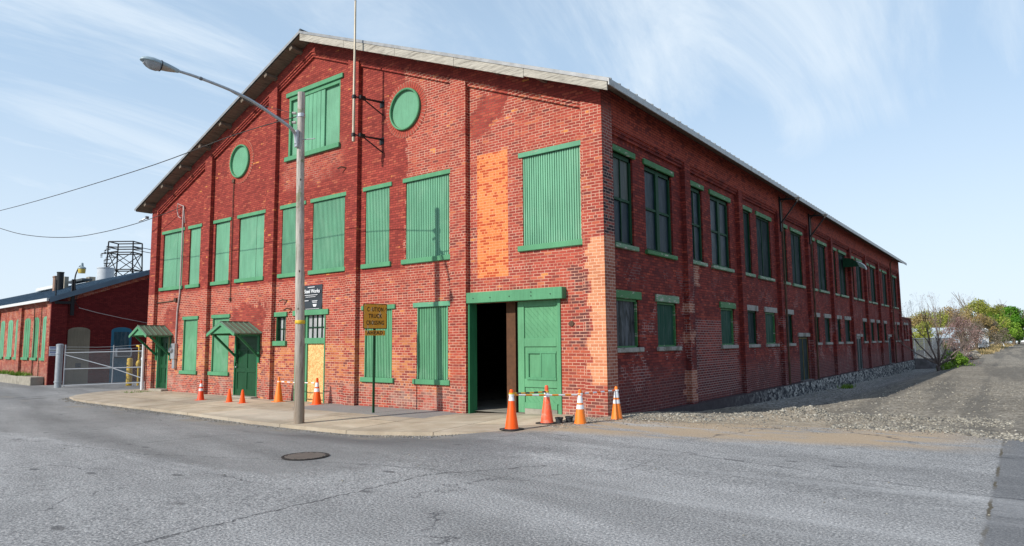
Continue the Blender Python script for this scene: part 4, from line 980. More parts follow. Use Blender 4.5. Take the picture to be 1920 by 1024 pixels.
t_ = MB(); t_.path([(-6.46, -3.6, 7.16), (-6.44, -4.5, 7.12), (-6.52, -5.8, 7.36)], .006, 5); t_.path([(-6.46, -3.6, 6.93), (-6.42, -4.4, 7.0), (-6.50, -5.6, 7.34)], .006, 5); t_.lathe((-6.53, -5.86, 7.335), [(.036, -.03), (.042, 0), (.036, .03)], 10, ax=(-.1, -1, .1)); t_.build('stay_wire', M['fence_wire'], sl_)
def blob(mb, c, ax, prof, sx=1., sz=1., n=18):
    """elliptical sections along ax: (dist, half width, height up, depth down)"""
    ax = Vector(ax).normalized(); sd = ax.cross(Vector((0, 0, 1))).normalized(); uz = sd.cross(ax); b = len(mb.v); c = Vector(c)
    for d, w_, hu, hd in prof:
        for k in range(n):
            a = 2*math.pi*k/n; s = math.sin(a); mb.v.append(tuple(c+ax*d+sd*(math.cos(a)*w_)+uz*(s*(hu if s > 0 else hd))))
    for i in range(len(prof)-1):
        for k in range(n): mb.f.append((b+i*n+k, b+i*n+(k+1) % n, b+(i+1)*n+(k+1) % n, b+(i+1)*n+k))
    mb.f.append(tuple(b+k for k in range(n))[::-1]); mb.f.append(tuple(b+(len(prof)-1)*n+k for k in range(n)))
ax = Vector((-.10, -.99, .05)); hc = Vector((-6.60, -6.33, 7.372))
t_ = MB(); blob(t_, hc, ax, [(-.02, .04, .04, .04), (.05, .06, .055, .05), (.22, .10, .085, .05), (.34, .135, .095, .04), (.5, .15, .105, .02), (.62, .135, .09, .02), (.70, .09, .06, .015), (.735, .03, .02, .01)])
t_.build('lamp_housing', M['lamp_grey'], sl_, smooth=True)
t_ = MB(); blob(t_, hc, ax, [(.05, .05, .01, .055), (.20, .085, .01, .085), (.335, .11, .01, .10)]); t_.build('ballast_cover', plain('tan_painted_metal', (.34, .30, .25), .5, .1), sl_, smooth=True)
t_ = MB(); blob(t_, hc, ax, [(.35, .11, .01, .12), (.42, .125, .01, .15), (.52, .125, .01, .15), (.60, .11, .01, .12), (.67, .07, .01, .07)]); t_.build('lamp_lens', M['glass_pale'], sl_, smooth=True)
t_ = MB(); blob(t_, hc, ax, [(.338, .142, .105, .128), (.352, .142, .105, .128)]); t_.build('lamp_strap', M['black_metal'], sl_)

def wire(pts, r, name, label, mt_=M['rubber']):
    t_ = MB(); t_.path(poly3(pts, 6), r, 5); o = t_.build(name, mt_); tag(o, label, 'wire'); return o
wire([(-6.37, -3.5, 7.10), (-9.56, -3.35, 7.285), (-15.67, -3.3, 7.285), (-28.85, -3.3, 7.66), (-42, -3.3, 8.5)], .013, 'overhead_wire', 'thin black wire running from the wooden pole across the sky')
wire([(-19.05, -.02, 7.05), (-20.28, -.27, 6.83), (-21.85, -.60, 6.60), (-23.86, -1.03, 6.42), (-26.01, -1.48, 6.38), (-28.74, -2.06, 6.66), (-31.29, -2.6, 7.22), (-37, -3.8, 8.9)], .015, 'overhead_wire', 'sagging black service wire ending at the white mast on the warehouse front')

fp = thing('flagpole', (-7.66, -.77, 7.37), 'slender bare metal flagpole bracketed to the warehouse gable, rising past the roof', 'flagpole')
t_ = MB(); t_.path([(-7.66, -.77, 7.36), (-7.66, -.77, 8.9), (-7.66, -.77, 11.58)], [.042, .040, .028], 12); t_.lathe((-7.66, -.77, 11.58), [(.03, 0), (.035, .02), (0, .03)], 10)
t_.build('pole_shaft', plain('tarnished_steel', (.40, .35, .27), .45, .4, var=.2, vscale=3), fp, smooth=True)
for z in (8.66, 7.53):
    t_ = MB(); t_.bar((-7.43, YR, z+.04), (-7.66, -.74, z+.04), .045, .03); t_.bar((-7.35, YR, z+.04), (-7.56, -.62, z+.02), .03); t_.bar((-7.38, YR, z-.36), (-7.60, -.45, z+.02), .03); t_.box(-7.52, -7.34, YR-.02, YR, z-.1, z+.1)
    t_.lathe((-7.66, -.77, z-.03), [(.05, 0), (.062, .01), (.062, .1), (.05, .11)], 12); t_.obox((-7.56, -.55, z+.04), Vector((1, 0, 0)), Vector((0, 1, 0)), Vector((0, 0, 1)), .05, .09, .05)
    t_.build('wall_bracket', M['black_metal'], fp)

def text_mesh(s, size, mt_, name, parent, mat4, xs=1., spacing=1., align='CENTER', ext=.0015):
    cu = bpy.data.curves.new(name, 'FONT'); cu.body = s; cu.size = size; cu.align_x = align; cu.align_y = 'CENTER'; cu.extrude = ext; cu.space_character = spacing; cu.offset = size*.022
    o = bpy.data.objects.new(name+'_src', cu); C.objects.link(o)
    dg = bpy.context.evaluated_depsgraph_get(); me = bpy.data.meshes.new_from_object(o.evaluated_get(dg)); bpy.data.objects.remove(o)
    me.transform(mat4 @ Matrix.Diagonal((xs, 1, 1, 1))); me.transform(Matrix.Translation(-off(parent)))
    me.materials.clear(); me.materials.append(mt_)
    r = bpy.data.objects.new(name, me); C.objects.link(r); r.parent = parent; OFF[r.name] = off(parent); return r
def frame(c, nrm, upv=(0, 0, 1)):
    nrm = Vector(nrm).normalized(); xx = Vector(upv).cross(nrm).normalized(); yy = nrm.cross(xx)
    m_ = Matrix.Identity(4)
    for i in range(3): m_[i][0] = xx[i]; m_[i][1] = yy[i]; m_[i][2] = nrm[i]; m_[i][3] = c[i]
    return m_, xx, yy, nrm
def rplate(mb, c, nrm, w_, h_, th_, r=.03, seg=5):
    m_, xx, yy, nn_ = frame(c, nrm); P_ = []
    for sx, sy, a0 in ((1, 1, 0), (-1, 1, 90), (-1, -1, 180), (1, -1, 270)):
        for k in range(seg+1):
            a = R(a0+90*k/seg); P_.append((sx*(w_/2-r)+r*math.cos(a), sy*(h_/2-r)+r*math.sin(a)))
    n_ = len(P_); pts = [m_ @ Vector((x, y, 0)) for x, y in P_]+[m_ @ Vector((x, y, th_)) for x, y in P_]
    mb.pts(pts, [tuple(range(n_-1, -1, -1)), tuple(range(n_, 2*n_))]+[(i, (i+1) % n_, (i+1) % n_+n_, i+n_) for i in range(n_)])
def sign_mat(name, col, patch):
    mt, nt, b = mat(name); p = nt.pos(); n = nt.noise(p, 9, 6, .7); n2 = nt.noise(nt.scl(p, (1, 1, .35)), 7, 5, .7)
    c = nt.mix(nt.rng(n2, .56, .62), (*col, 1), (*patch, 1)); c = nt.mix(nt.rng(n, .60, .66), c, (col[0]*.4, col[1]*.3, col[2]*.3, 1))
    nt.put(b.inputs['Base Color'], c); b.inputs['Roughness'].default_value = .45; return mt
ts = thing('warning_sign', (-6.29, -1.10, G), 'weathered amber truck crossing warning sign on a dark green post', 'sign')
nrm = Vector((.985, -.17, 0)).normalized(); side_ = Vector((0, 0, 1)).cross(nrm).normalized()
M['sign_amber'] = sign_mat('faded_amber_sign', (.66, .32, .03), (.62, .50, .34)); M['sign_black'] = plain('sign_black', (.03, .018, .012), .5)
t_ = MB(); cpost = Vector((-6.29, -1.10, 0)); t_.bar(cpost+Vector((0, 0, G-.1)), cpost+Vector((0, 0, 2.55)), .055, .035, upv=nrm); t_.build('sign_post', M['green_dark'], ts)
c0 = cpost+nrm*.035
t_ = MB(); rplate(t_, c0+Vector((0, 0, 2.30)), nrm, .72, .66, .004, .035); pl_ = t_.build('main_plate', M['sign_black'], ts)
t_ = MB(); rplate(t_, c0+nrm*.0045+Vector((0, 0, 2.30)), nrm, .685, .625, .002, .028); t_.build('plate_face', M['sign_amber'], pl_)
for s, z in (('C  UTION', 2.475), ('TRUCK', 2.30), ('CROSSING', 2.125)):
    text_mesh(s, .155, M['sign_black'], 'lettering', pl_, frame(c0+nrm*.0085+Vector((0, 0, z)), nrm)[0], xs=.66 if len(s) > 5 else .74, spacing=1.12)
t_ = MB(); rplate(t_, c0+Vector((0, 0, 1.865)), nrm, .60, .135, .004, .02); pl2 = t_.build('lower_plate', M['sign_amber'], ts)
text_mesh('AHEAD', .125, M['sign_black'], 'lettering', pl2, frame(c0+nrm*.0065+Vector((0, 0, 1.865)), nrm)[0], xs=1.05, spacing=1.15)

# banner on the front wall
bn = thing('hanging_banner', (-10.62, YR-.03, 3.03), 'black vinyl banner with white lettering on the bricks above the boarded doorway', 'banner')
t_ = MB(); nx, nz = 12, 10
for j in range(nz+1):
    for i in range(nx+1):
        u, v = i/nx, j/nz; t_.v.append((-11.1+1.0*u, YR-.022-.012*math.sin(u*9+v*4)-.008*math.sin(v*11), 2.64+.82*v-.012*math.sin(math.pi*u)*(v)))
for j in range(nz):
    for i in range(nx): q = j*(nx+1)+i; t_.f.append((q, q+1, q+nx+2, q+nx+1))
mt, nt, b = mat('black_vinyl'); b.inputs['Base Color'].default_value = (.022, .026, .032, 1); b.inputs['Roughness'].default_value = .28; M['vinyl'] = mt
t_.build('banner_sheet', M['vinyl'], bn, smooth=True, fix=False)
F_ = frame((-10.6, YR-.048, 3.24), (0, -1, 0))
text_mesh('Steel Works', .165, M['white_paint'], 'lettering', bn, frame((-10.58, YR-.048, 3.25), (0, -1, 0))[0], xs=.95)
t_ = MB(); y_ = YR-.046
for (x0, x1, z0, z1) in ((-10.80, -10.45, 3.375, 3.395), (-10.95, -10.3, 3.125, 3.14), (-10.9, -10.4, 3.07, 3.082), (-10.57, -10.30, 2.93, 2.95), (-10.55, -10.32, 2.89, 2.905), (-10.95, -10.75, 2.95, 2.97), (-10.9, -10.2, 2.69, 2.70)): t_.box(x0, x1, y_, y_+.004, z0, z1)
t_.prism([(-10.53, 2.84), (-10.33, 2.84), (-10.37, 2.76), (-10.49, 2.76)], y_, y_+.004)
t_.build('small_print', M['reflect'], bn)

# ------------------------------------------------------------------ cones and bars
def make_cone(loc, h, base_mt, band_rows, label, body=M['orange'], group='traffic cones along the warehouse', bw=.36, tilt=0):
    r = thing('traffic_cone', (0, 0, 0), label, 'traffic cone', group); k = h/.72
    t_ = MB(); s = bw/2; t_.prism([(-s, -s*.8), (-s*.8, -s), (s*.8, -s), (s, -s*.8), (s, s*.8), (s*.8, s), (-s*.8, s), (-s, s*.8)], 0, .028, axis='z'); o = t_.build('cone_base', base_mt, r); bevel(o, .006)
    prof = [(.128*k, .029), (.120*k, .05*k), (.034*k, .64*k), (.030*k, .645*k), (.036*k, .65*k), (.033*k, .70*k), (.024*k, .72*k), (.0, .722*k)] if h > .5 else [(.10, .02), (.094, .04), (.03, h-.03), (.022, h-.004), (0, h)]
    t_ = MB(); t_.lathe((0, 0, 0), prof, 28); t_.build('cone_body', body, r, smooth=True)
    for z0, z1 in band_rows:
        rr = lambda z: .120*k+(.034*k-.120*k)*(z-.05*k)/(.59*k)+.0025
        t_ = MB(); t_.lathe((0, 0, 0), [(rr(z0)-.003, z0), (rr(z0), z0+.001), (rr(z1), z1-.001), (rr(z1)-.003, z1)], 28); t_.build('reflective_band', M['reflect'], r, smooth=True)
    r.location = loc; r.rotation_euler = (R(tilt), R(tilt*.6), random.uniform(-.3, .3)); return r
T2 = [(.50, .61), (.39, .47)]
make_cone((-.44, -2.85, -.03), .745, M['rubber'], [(.535, .645)], 'orange cone with one white collar at the driveway edge, nearest the road')
make_cone((-.43, -1.70, -.035), .76, M['rubber'], [(.53, .64)], 'faded orange cone in front of the green sliding door', body=plain('sun_faded_cone', (.78, .10, .035), .5, var=.15, dirt=(.5, .25, .18), dscale=8, dthr=(.5, .75)))
make_cone((.16, -1.40, -.05), .70, M['rubber'], [(.44, .585), (.32, .405)], 'leaning orange cone with two white bands on the loose gravel', body=M['orange_light'], tilt=3)
make_cone((.39, -.32, -.05), .70, M['rubber'], [(.47, .61), (.35, .43)], 'two-banded orange cone on a black base by the brick corner', body=M['orange_light'])
make_cone((-9.74, -.30, G+.01), .81, M['red_cone'], [(.545, .66), (.40, .50)], 'tall orange-red cone with two white bands before the strand board')
make_cone((-11.67, -.32, G+.01), .80, M['orange_light'], [], 'tall plain pale orange cone left of the boarded doorway', body=M['orange_light'])
make_cone((-14.60, -1.30, G), .665, M['red_cone'], [(.46, .56), (.32, .40)], 'red cone with two grey bands, furthest along the pavement', body=M['red_cone'])
make_cone((-13.02, -1.20, G), .44, M['red_cone'], [], 'small plain orange cone, the left one before the green panelled door', bw=.27)
make_cone((-12.30, -1.18, G), .44, M['red_cone'], [], 'small plain orange cone, the right one before the green panelled door', bw=.27)
def stripes(name, a, bcol, pitch):
    mt, nt, b = mat(name); tcn = nt.add('ShaderNodeTexCoord').outputs['Object']; x = nt.sep(tcn)[0]
    k = nt.m('GREATER_THAN', nt.m('FRACT', nt.m('DIVIDE', x, pitch)), .5); nt.put(b.inputs['Base Color'], nt.mix(k, (*a, 1), (*bcol, 1))); b.inputs['Roughness'].default_value = .4; return mt
M['st_ow'] = stripes('orange_white_stripes', (.80, .26, .01), (.75, .75, .76), .30); M['st_rw'] = stripes('orange_grey_stripes', (.70, .13, .02), (.62, .63, .68), .24); M['st_yb'] = stripes('yellow_black_stripes', (.75, .45, .02), (.03, .03, .03), .28)
def cbar(a, b_, mt_, label):
    a = Vector(a); b_ = Vector(b_); L_ = (b_-a).length; r = thing('barrier_bar', a, label, 'barrier bar', 'striped bars between cones'); OFF[r.name] = Vector((0, 0, 0))
    nseg = 10; sag = .006*L_
    t_ = MB(); t_.path([(L_*i/nseg, 0, -sag*4*(i/nseg)*(1-i/nseg)) for i in range(nseg+1)], .017, 10); t_.build('striped_tube', mt_, r, smooth=True)
    for x in (0, L_): t_ = MB(); t_.lathe((x, 0, -.018), [(.036, 0), (.052, 0), (.052, .03), (.036, .03)], 16); t_.build('end_ring', M['white_paint'] if mt_ is not M['st_yb'] else M['yellow'], r)
    r.rotation_euler = (b_-a).to_track_quat('X', 'Z').to_euler(); return r
cbar((-.44, -2.85, .615), (.17, -1.41, .545), M['st_ow'], 'orange and white striped bar across the front of the cordon')
cbar((-.44, -2.85, .64), (-.43, -1.70, .60), M['st_yb'], 'yellow and black striped bar between the two cones by the driveway')
cbar((.18, -1.41, .565), (.39, -.32, .575), M['st_rw'], 'dull orange and grey striped bar ending at the brick corner')
cbar((-11.67, -.32, G+.66), (-9.74, -.30, G+.67), M['st_ow'], 'orange and white striped bar across the boarded doorway')
for i, (x, y, s) in enumerate(((-.24, -1.55, 1.), (-.16, -1.30, 1.))):
    t_ = MB(); t_.lathe((x, y, -.04), [(.06, 0), (.066, .005), (.075, .10), (.086, .105), (.086, .13), (.072, .13), (.066, .05), (0, .05)], 18)
    tag(t_.build('plastic_cup_foot', M['dark_slot'], smooth=True), ['small dark grey plastic cup foot lying in front of the faded cone, nearer the road', 'small dark grey plastic cup foot behind its twin, nearer the bricks'][i], 'plastic foot', 'plastic feet by the cordon')

# manhole cover
mh = thing('manhole_cover', (-1.12, -6.88, T(-1.12, -6.88)+.008), 'round worn dark iron manhole cover set in the asphalt', 'manhole cover'); OFF[mh.name] = Vector((0, 0, 0))
t_ = MB(); t_.lathe((0, 0, 0), [(.335, .002), (.335, .010), (.31, .010), (.305, .004), (0, .004)], 40); t_.build('cover_ring', plain('dark_iron', (.035, .03, .028), .7, .2), mh)
t_ = MB()
for i in range(-6, 7):
    for j in range(-6, 7):
        x, y = i*.043, j*.043
        if x*x+y*y < .285**2: t_.box(x-.014, x+.014, y-.014, y+.014, .0045, .012)
tag(t_.build('tread_pattern', plain('worn_iron', (.20, .17, .15), .55, .3), mh), kind='stuff')

# ------------------------------------------------------------------ left building
U_ = Vector((-.9973, .073, 0)); W_ = Vector((.073, .9973, 0)); CB = Vector((-33.0, .4, 0))
def LP(s, t, z): return CB+U_*s+W_*t+Vector((0, 0, z))
class LB(MB):
    def lbox(s_, s0, s1, t0, t1, z0, z1):
        return s_.obox(LP((s0+s1)/2, (t0+t1)/2, (z0+z1)/2), U_, W_, Vector((0, 0, 1)), (s1-s0)/2, (t1-t0)/2, (z1-z0)/2)
lb = thing('brick_outbuilding', (-40, 5, -.4), 'low red brick outbuilding with a blue metal roof beyond the chain link gate', 'building')
SL = 46; RH = 4.75; ZE = 4.10; ZRG = ZE+RH*.375
def arch_holes(): return []
t_ = LB()
LWIN = []
for bay_ in range(6):
    o_ = bay_*5.16
    for (a, c) in ((.80, 1.75), (2.55, 3.55), (4.20, 5.20)): LWIN.append((a+o_+(.0 if bay_ == 0 else .0), c+o_))
LWIN = [(.80, 1.75), (2.50, 3.58), (4.20, 5.42), (6.42, 7.32), (8.0, 9.1), (9.95, 10.95)]+[(a, a+1.05) for a in np.arange(12.1, 44, 1.75) if (a-5.6) % 5.9 > 1.2]
wall_panel(t_, lambda u, v, d: LP(u, d, v), [0, SL], [-.7, ZE], [(a, c, .98, 3.02, .14) for a, c in LWIN], .1)
# corbels, pilasters
t_.lbox(.02, SL, -.05, -.001, 3.78, ZE-.02); t_.lbox(.62, SL, -.085, -.051, 3.88, ZE-.02)
for q in range(60): s0 = .75+q*.3; 
for s0 in [.0, 5.70, 11.2, 17.1, 23, 29, 35]: t_.lbox(s0-.008, s0+.58, -.14, -.0015, -.7, 3.82)
t_.build('front_wall', M['brick_left'], lb, fix=False)
t_ = LB(); hs = [(.70, 1.74, -.55, 2.40, .10), (2.78, 3.81, -.55, 2.42, .10)]
wall_panel(t_, lambda u, v, d: LP(d, u, v), [0, 9.5], [-.7, 5.9], hs, .1, top=lambda v: ZE+.375*min(v, 9.5-v))
t_.lbox(-.13, -.0, -.135, .60, -.7, ZE-.05); 
t_.build('gable_wall', M['brick_gable'], lb, fix=False)
t_ = LB(); t_.pts([LP(-.05, .0, ZE-.38), LP(-.05, 4.75, ZRG-.38), LP(-.05, 4.75, ZRG-.03), LP(-.05, 0, ZE-.03), LP(.0, .0, ZE-.38), LP(.0, 4.75, ZRG-.38)], [(0, 1, 2, 3), (0, 4, 5, 1)]); t_.build('gable_corbel', M['brick_left'], lb, fix=False)
for i, (a, c) in enumerate(LWIN):
    t_ = LB(); am = (c-a)/2
    P_ = [(a, .98), (c, .98), (c, 3.02)]+[(a+am+am*math.cos(R(q)), 3.02+.17*math.sin(R(q))) for q in range(0, 181, 20)]
    n_ = len(P_); t_.pts([LP(u, -.012, v) for u, v in P_]+[LP(u, .02, v) for u, v in P_], [tuple(range(n_)), tuple(range(2*n_-1, n_-1, -1))]+[(k, (k+1) % n_, (k+1) % n_+n_, k+n_) for k in range(n_)])
    for q in (1, 2): u = a+(c-a)*q/3; t_.lbox(u-.012, u+.012, -.022, -.0125, 1.0, 3.05)
    wn = t_.build('window_shutter', M['green'] if i not in (1, 2) else M['green_trim'], lb)
    t_ = LB(); t_.lbox(a-.06, c+.06, -.09, -.0125, .84, .98); t_.build('sill', M['green_trim'], wn)
for i, (a, c, zt, m_) in enumerate(((.70, 1.74, 2.40, M['plywood_grey']), (2.78, 3.81, 2.42, M['blue_paint']))):
    P_ = [(a, -.5), (c, -.5), (c, zt)]+[((a+c)/2+(c-a)/2*math.cos(R(q)), zt+.19*math.sin(R(q))) for q in range(0, 181, 20)]
    n_ = len(P_); t_ = LB(); t_.pts([LP(-.012, u, v) for u, v in P_]+[LP(.05, u, v) for u, v in P_], [tuple(range(n_)), tuple(range(2*n_-1, n_-1, -1))]+[(k, (k+1) % n_, (k+1) % n_+n_, k+n_) for k in range(n_)])
    if i == 0:
        for q in range(1, 7): u = a+(c-a)*q/7; t_.lbox(-.02, -.0125, u-.008, u+.008, -.4, 2.45)
    dd_ = t_.build('boarded_opening', m_, lb)
    t_ = LB()
    if i == 0: t_.lbox(-.03, -.013, 1.12, 1.38, .45, .68); t_.build('door_vent', M['dark_slot'], dd_)
    else: t_.lbox(-.02, -.0125, a+.13, c-.13, .9, 2.35); t_.build('door_pane', pane('dull_blue_pane', (.03, .07, .09), (.09, .13, .15)), dd_)
# roof
t_ = LB()
v4 = [LP(-.28, -.25, ZE-.02), LP(SL, -.25, ZE-.02), LP(SL, RH, ZRG+.07), LP(-.28, RH, ZRG+.07), LP(-.28, 9.8, ZE-.04), LP(SL, 9.8, ZE-.04)]
t_.pts(v4, [(0, 1, 2, 3), (3, 2, 5, 4)])
for q in range(90): s0 = -.2+q*.5; a_ = LP(s0, -.25, ZE+.0); b2_ = LP(s0, RH, ZRG+.09); t_.bar(a_, b2_, .03, .03)
t_.build('metal_roof', M['blue_roof'], lb, fix=False)
t_ = LB(); t_.pts([LP(-.30, -.28, ZE-.26), LP(-.30, RH, ZRG-.16), LP(-.30, RH, ZRG+.10), LP(-.30, -.28, ZE+.02), LP(-.26, -.28, ZE-.26), LP(-.26, RH, ZRG-.16)], [(0, 1, 2, 3), (0, 4, 5, 1)])
t_.build('verge_trim', M['blue_roof'], lb, fix=False)
t_ = LB(); t_.lbox(-.10, SL, -.36, -.26, ZE-.17, ZE-.015); t_.build('gutter', M['white_trim'], lb)
t_ = LB(); t_.bar(LP(9.5, 4.2, ZRG+.12), LP(13.0, 4.2, ZRG+.12), .6, .14); t_.build('ridge_vent', M['roof_dark'], lb)
t_ = LB(); t_.bar(LP(15, 4.2, ZRG+.0), LP(20, 4.2, ZRG+.0), .8, .22); t_.build('pale_roof_patch', M['white_trim'], lb)
# cables in front of the shutters
t_ = LB(); t_.path([LP(3.15, -.10, 3.7), LP(3.1, -.06, 2.2), LP(3.2, -.05, .0)], .03, 6); t_.path([LP(1.95, -.05, 3.7), LP(2.0, -.05, .0)], .022, 6); t_.build('conduit', M['rust_metal'], lb)
# bracketed timber and goose-neck lamp at the corner
gl = thing('gooseneck_lamp', LP(-.1, .85, 3.9), 'gooseneck yard lamp with a yellowed shade on a timber at the outbuilding corner', 'lamp')
t_ = LB(); t_.lbox(-.26, -.14, .70, .86, 3.2, 5.12); t_.lbox(-.24, -.15, .0, .70, 3.80, 3.94); t_.lbox(-.22, -.17, -.02, .03, 3.85, 5.05); t_.build('bracket_timber', M['black_metal'], gl)
t_ = LB(); t_.path(poly3([LP(-.28, .84, 4.55), LP(-.30, .80, 5.1), LP(-.32, .84, 5.45), LP(-.34, .96, 5.78), LP(-.35, 1.04, 5.86)], 5), .035, 8); t_.path(poly3([LP(-.27, .84, 4.7), LP(-.27, .95, 4.3), LP(-.27, .9, 3.9), LP(-.2, 1.1, 3.65)], 5), .018, 6); t_.build('lamp_neck', M['black_metal'], gl)
t_ = MB(); t_.lathe(LP(-.36, 1.08, 5.46), [(.14, 0), (.17, .0), (.185, .22), (.14, .25)], 18); t_.build('lamp_shade', plain('yellowed_plastic', (.55, .42, .10), .4), gl, smooth=True)
t_ = MB(); t_.lathe(LP(-.36, 1.08, 5.70), [(.20, 0), (.19, .06), (.08, .12), (.06, .30), (.0, .33)], 18); t_.build('lamp_cap', M['lamp_grey'], gl, smooth=True)
t_ = LB(); pts = [LP(-.16, 1.1, 3.62), LP(-.14, 2.0, 3.38), LP(-.14, 3.2, 3.12), LP(-.14, 4.6, 2.85), LP(-.14, 6, 2.7)]; t_.path(pts, .018, 6); tag(t_.build('conduit', M['pipe_white'], lb), 'pale cable strung along the dark gable')
# air conditioner
ac = thing('air_conditioner', LP(-.15, 3.25, .9), 'white window air conditioner set in the blue boarded opening', 'air conditioner')
t_ = LB(); t_.lbox(-.42, -.02, 2.92, 3.72, .98, 1.46); bevel(t_.build('casing', M['ac'], ac), .02)
t_ = LB(); t_.lbox(-.426, -.4205, 2.99, 3.66, 1.03, 1.41); gr = t_.build('grille', M['dark_slot'], ac)
t_ = LB(); 
for q in range(7): z = 1.06+q*.052; t_.lbox(-.432, -.427, 2.99, 3.66, z, z+.014)
t_.build('grille_slats', M['galv'], gr)
# little sign on the corner pier
ns = thing('notice_sign', LP(-.14, .1, 1.35), 'small white two-panel notice on the dark corner pier by the gate pole', 'sign')
t_ = LB(); t_.lbox(-.165, -.15, -.13, .24, 1.10, 1.58); t_.build('sign_board', M['white_paint'], ns)
t_ = LB()
for (a, c, z0, z1) in ((-.10, .21, 1.50, 1.54), (-.08, .18, 1.44, 1.465), (-.10, .21, 1.26, 1.30), (-.06, .16, 1.17, 1.19)): t_.lbox(-.170, -.166, a, c, z0, z1)
t_.build('printed_lines', plain('blue_print', (.08, .12, .35), .5), ns)
t_ = LB(); t_.lbox(-.170, -.166, -.12, .23, 1.345, 1.375); t_.build('divider_band', M['dark_slot'], ns)

# low concrete wall in front of it
t_ = LB(); t_.lbox(.35, 2.9, -.75, -.16, -.6, .02); t_.lbox(2.93, 5.0, -.76, -.16, -.6, .0); t_.lbox(5.03, 16, -.75, -.16, -.6, .015); t_.lbox(16.03, 40, -.75, -.16, -.6, .01); o = t_.build('concrete_wall', M['concrete']); bevel(o, .02)
tag(o, 'low weathered concrete plinth wall along the outbuilding front', 'wall')

# gate
def cyl(mb, a, b_, r, n=10): mb.tube(a, b_, r, None, n)
GY = -.12
M['gate_steel'] = plain('dull_gate_steel', (.27, .285, .31), .5, .5)
gt = thing('chain_link_gate', (-26, GY, -.35), 'wide chain link gate with diagonal braces between the two buildings', 'gate')
xl, xm, xr_ = -29.6, -24.28, -21.56
zt = lambda x: 1.27+(x-xl)*.012; zm = lambda x: .49+(x-xl)*.027; zb = lambda x: -.30+(x-xl)*.048
t_ = MB(); cyl(t_, (xl, GY, zb(xl)-.05), (xl, GY, 1.66), .038); t_.build('gate_stile', M['gate_steel'], gt, smooth=True)
t_ = MB(); cyl(t_, (xm, GY, zb(xm)), (xm, GY, 1.62), .03); t_.build('gate_stile', M['gate_steel'], gt, smooth=True)
for f in (zt, zm, zb): t_ = MB(); cyl(t_, (xl, GY, f(xl)), (xr_, GY, f(xr_)), .026); t_.build('gate_rail', M['gate_steel'], gt, smooth=True)
t_ = MB(); cyl(t_, (xl+.1, GY-.03, zt(xl)-.1), (xm, GY-.03, zm(xm)+.02), .022); t_.build('gate_brace', M['gate_steel'], gt, smooth=True)
t_ = MB(); cyl(t_, (xm, GY-.03, zm(xm)), (xr_, GY-.03, .28), .022); t_.build('gate_brace', M['gate_steel'], gt, smooth=True)
t_ = MB(); pitch = .072; zl, zh = zb(xl), zt(xr_)
def clipline(x0, z0, sgn):
    pts = []
    n_ = 40; Lh = 1.75
    for k in range(n_+1):
        x = x0+sgn*Lh*k/n_; z = zl+Lh*k/n_
        if xl < x < xr_ and zb(x) < z < zt(x): pts.append((x, GY, z))
    return pts
x = xl-1.8
while x < xr_+1.8:
    for sgn in (1, -1):
        p_ = clipline(x, zl, sgn)
        if len(p_) > 1: t_.bar(p_[0], p_[-1], .0036, .0036)
    x += pitch
t_.build('wire_mesh', M['fence_wire'], gt, fix=False)
t_ = MB()
for z in (1.42, 1.55): t_.path([(xl, GY, z), (-26, GY, z-.02), (xm, GY, z), (xr_, GY, z+.08)], .008, 5)
t_.build('barbed_strand', M['fence_wire'], gt)
t_ = MB(); t_.lathe((-29.95, -.25, -.5), [(.15, 0), (.15, 2.10), (.165, 2.11), (.165, 2.17), (.12, 2.2), (0, 2.21)], 18); t_.lathe((-29.95, -.25, -.16), [(.15, 0), (.175, .01), (.175, .07), (.15, .08)], 18); t_.lathe((-29.95, -.25, 1.2), [(.15, 0), (.165, .01), (.165, .06), (.15, .07)], 18)
tag(t_.build('gate_post', M['galv'], smooth=True), 'thick grey steel pipe post left of the gate', 'gate post')
t_ = MB(); t_.lathe((-21.41, -.16, -.5), [(.055, 0), (.055, 2.15), (.06, 2.16), (.03, 2.2), (0, 2.21)], 14); t_.box(-21.52, -21.46, -.19, -.13, 1.0, 1.1)
tag(t_.build('gate_post', M['white_paint'], smooth=True), 'slim white post against the warehouse corner', 'gate post')
t_ = MB(); t_.lathe((-27.4, 1.9, -.5), [(.13, 0), (.13, 1.42), (.11, 1.47), (0, 1.5)], 16); bo = t_.build('bollard', M['yellow'], smooth=True); tag(bo, 'worn yellow steel bollard standing behind the gate', 'bollard')
t_ = MB(); t_.box(-27.50, -27.28, 1.755, 1.775, .35, .39); t_.box(-27.45, -27.38, 1.755, 1.775, .02, .1); t_.box(-27.45, -27.32, 1.755, 1.775, .62, .66); k_ = t_.build('black_mark', M['black_metal'], bo)
gp = thing('gas_riser', (-26.8, 2.05, -.4), 'bent yellow gas pipe riser with a valve behind the gate', 'pipe')
t_ = MB(); t_.path([(-26.8, 2.05, -.5), (-26.8, 2.05, 1.45), (-26.82, 2.05, 1.55), (-27.05, 2.05, 1.58)], .05, 8); t_.build('riser_pipe', M['yellow'], gp, smooth=True)
t_ = MB(); t_.lathe((-26.8, 2.05, .55), [(.05, 0), (.10, .05), (.13, .15), (.10, .28), (.05, .33)], 12); t_.tube((-26.8, 2.05, .75), (-26.55, 1.95, .75), .045); t_.build('valve_body', M['yellow'], gp, smooth=True)

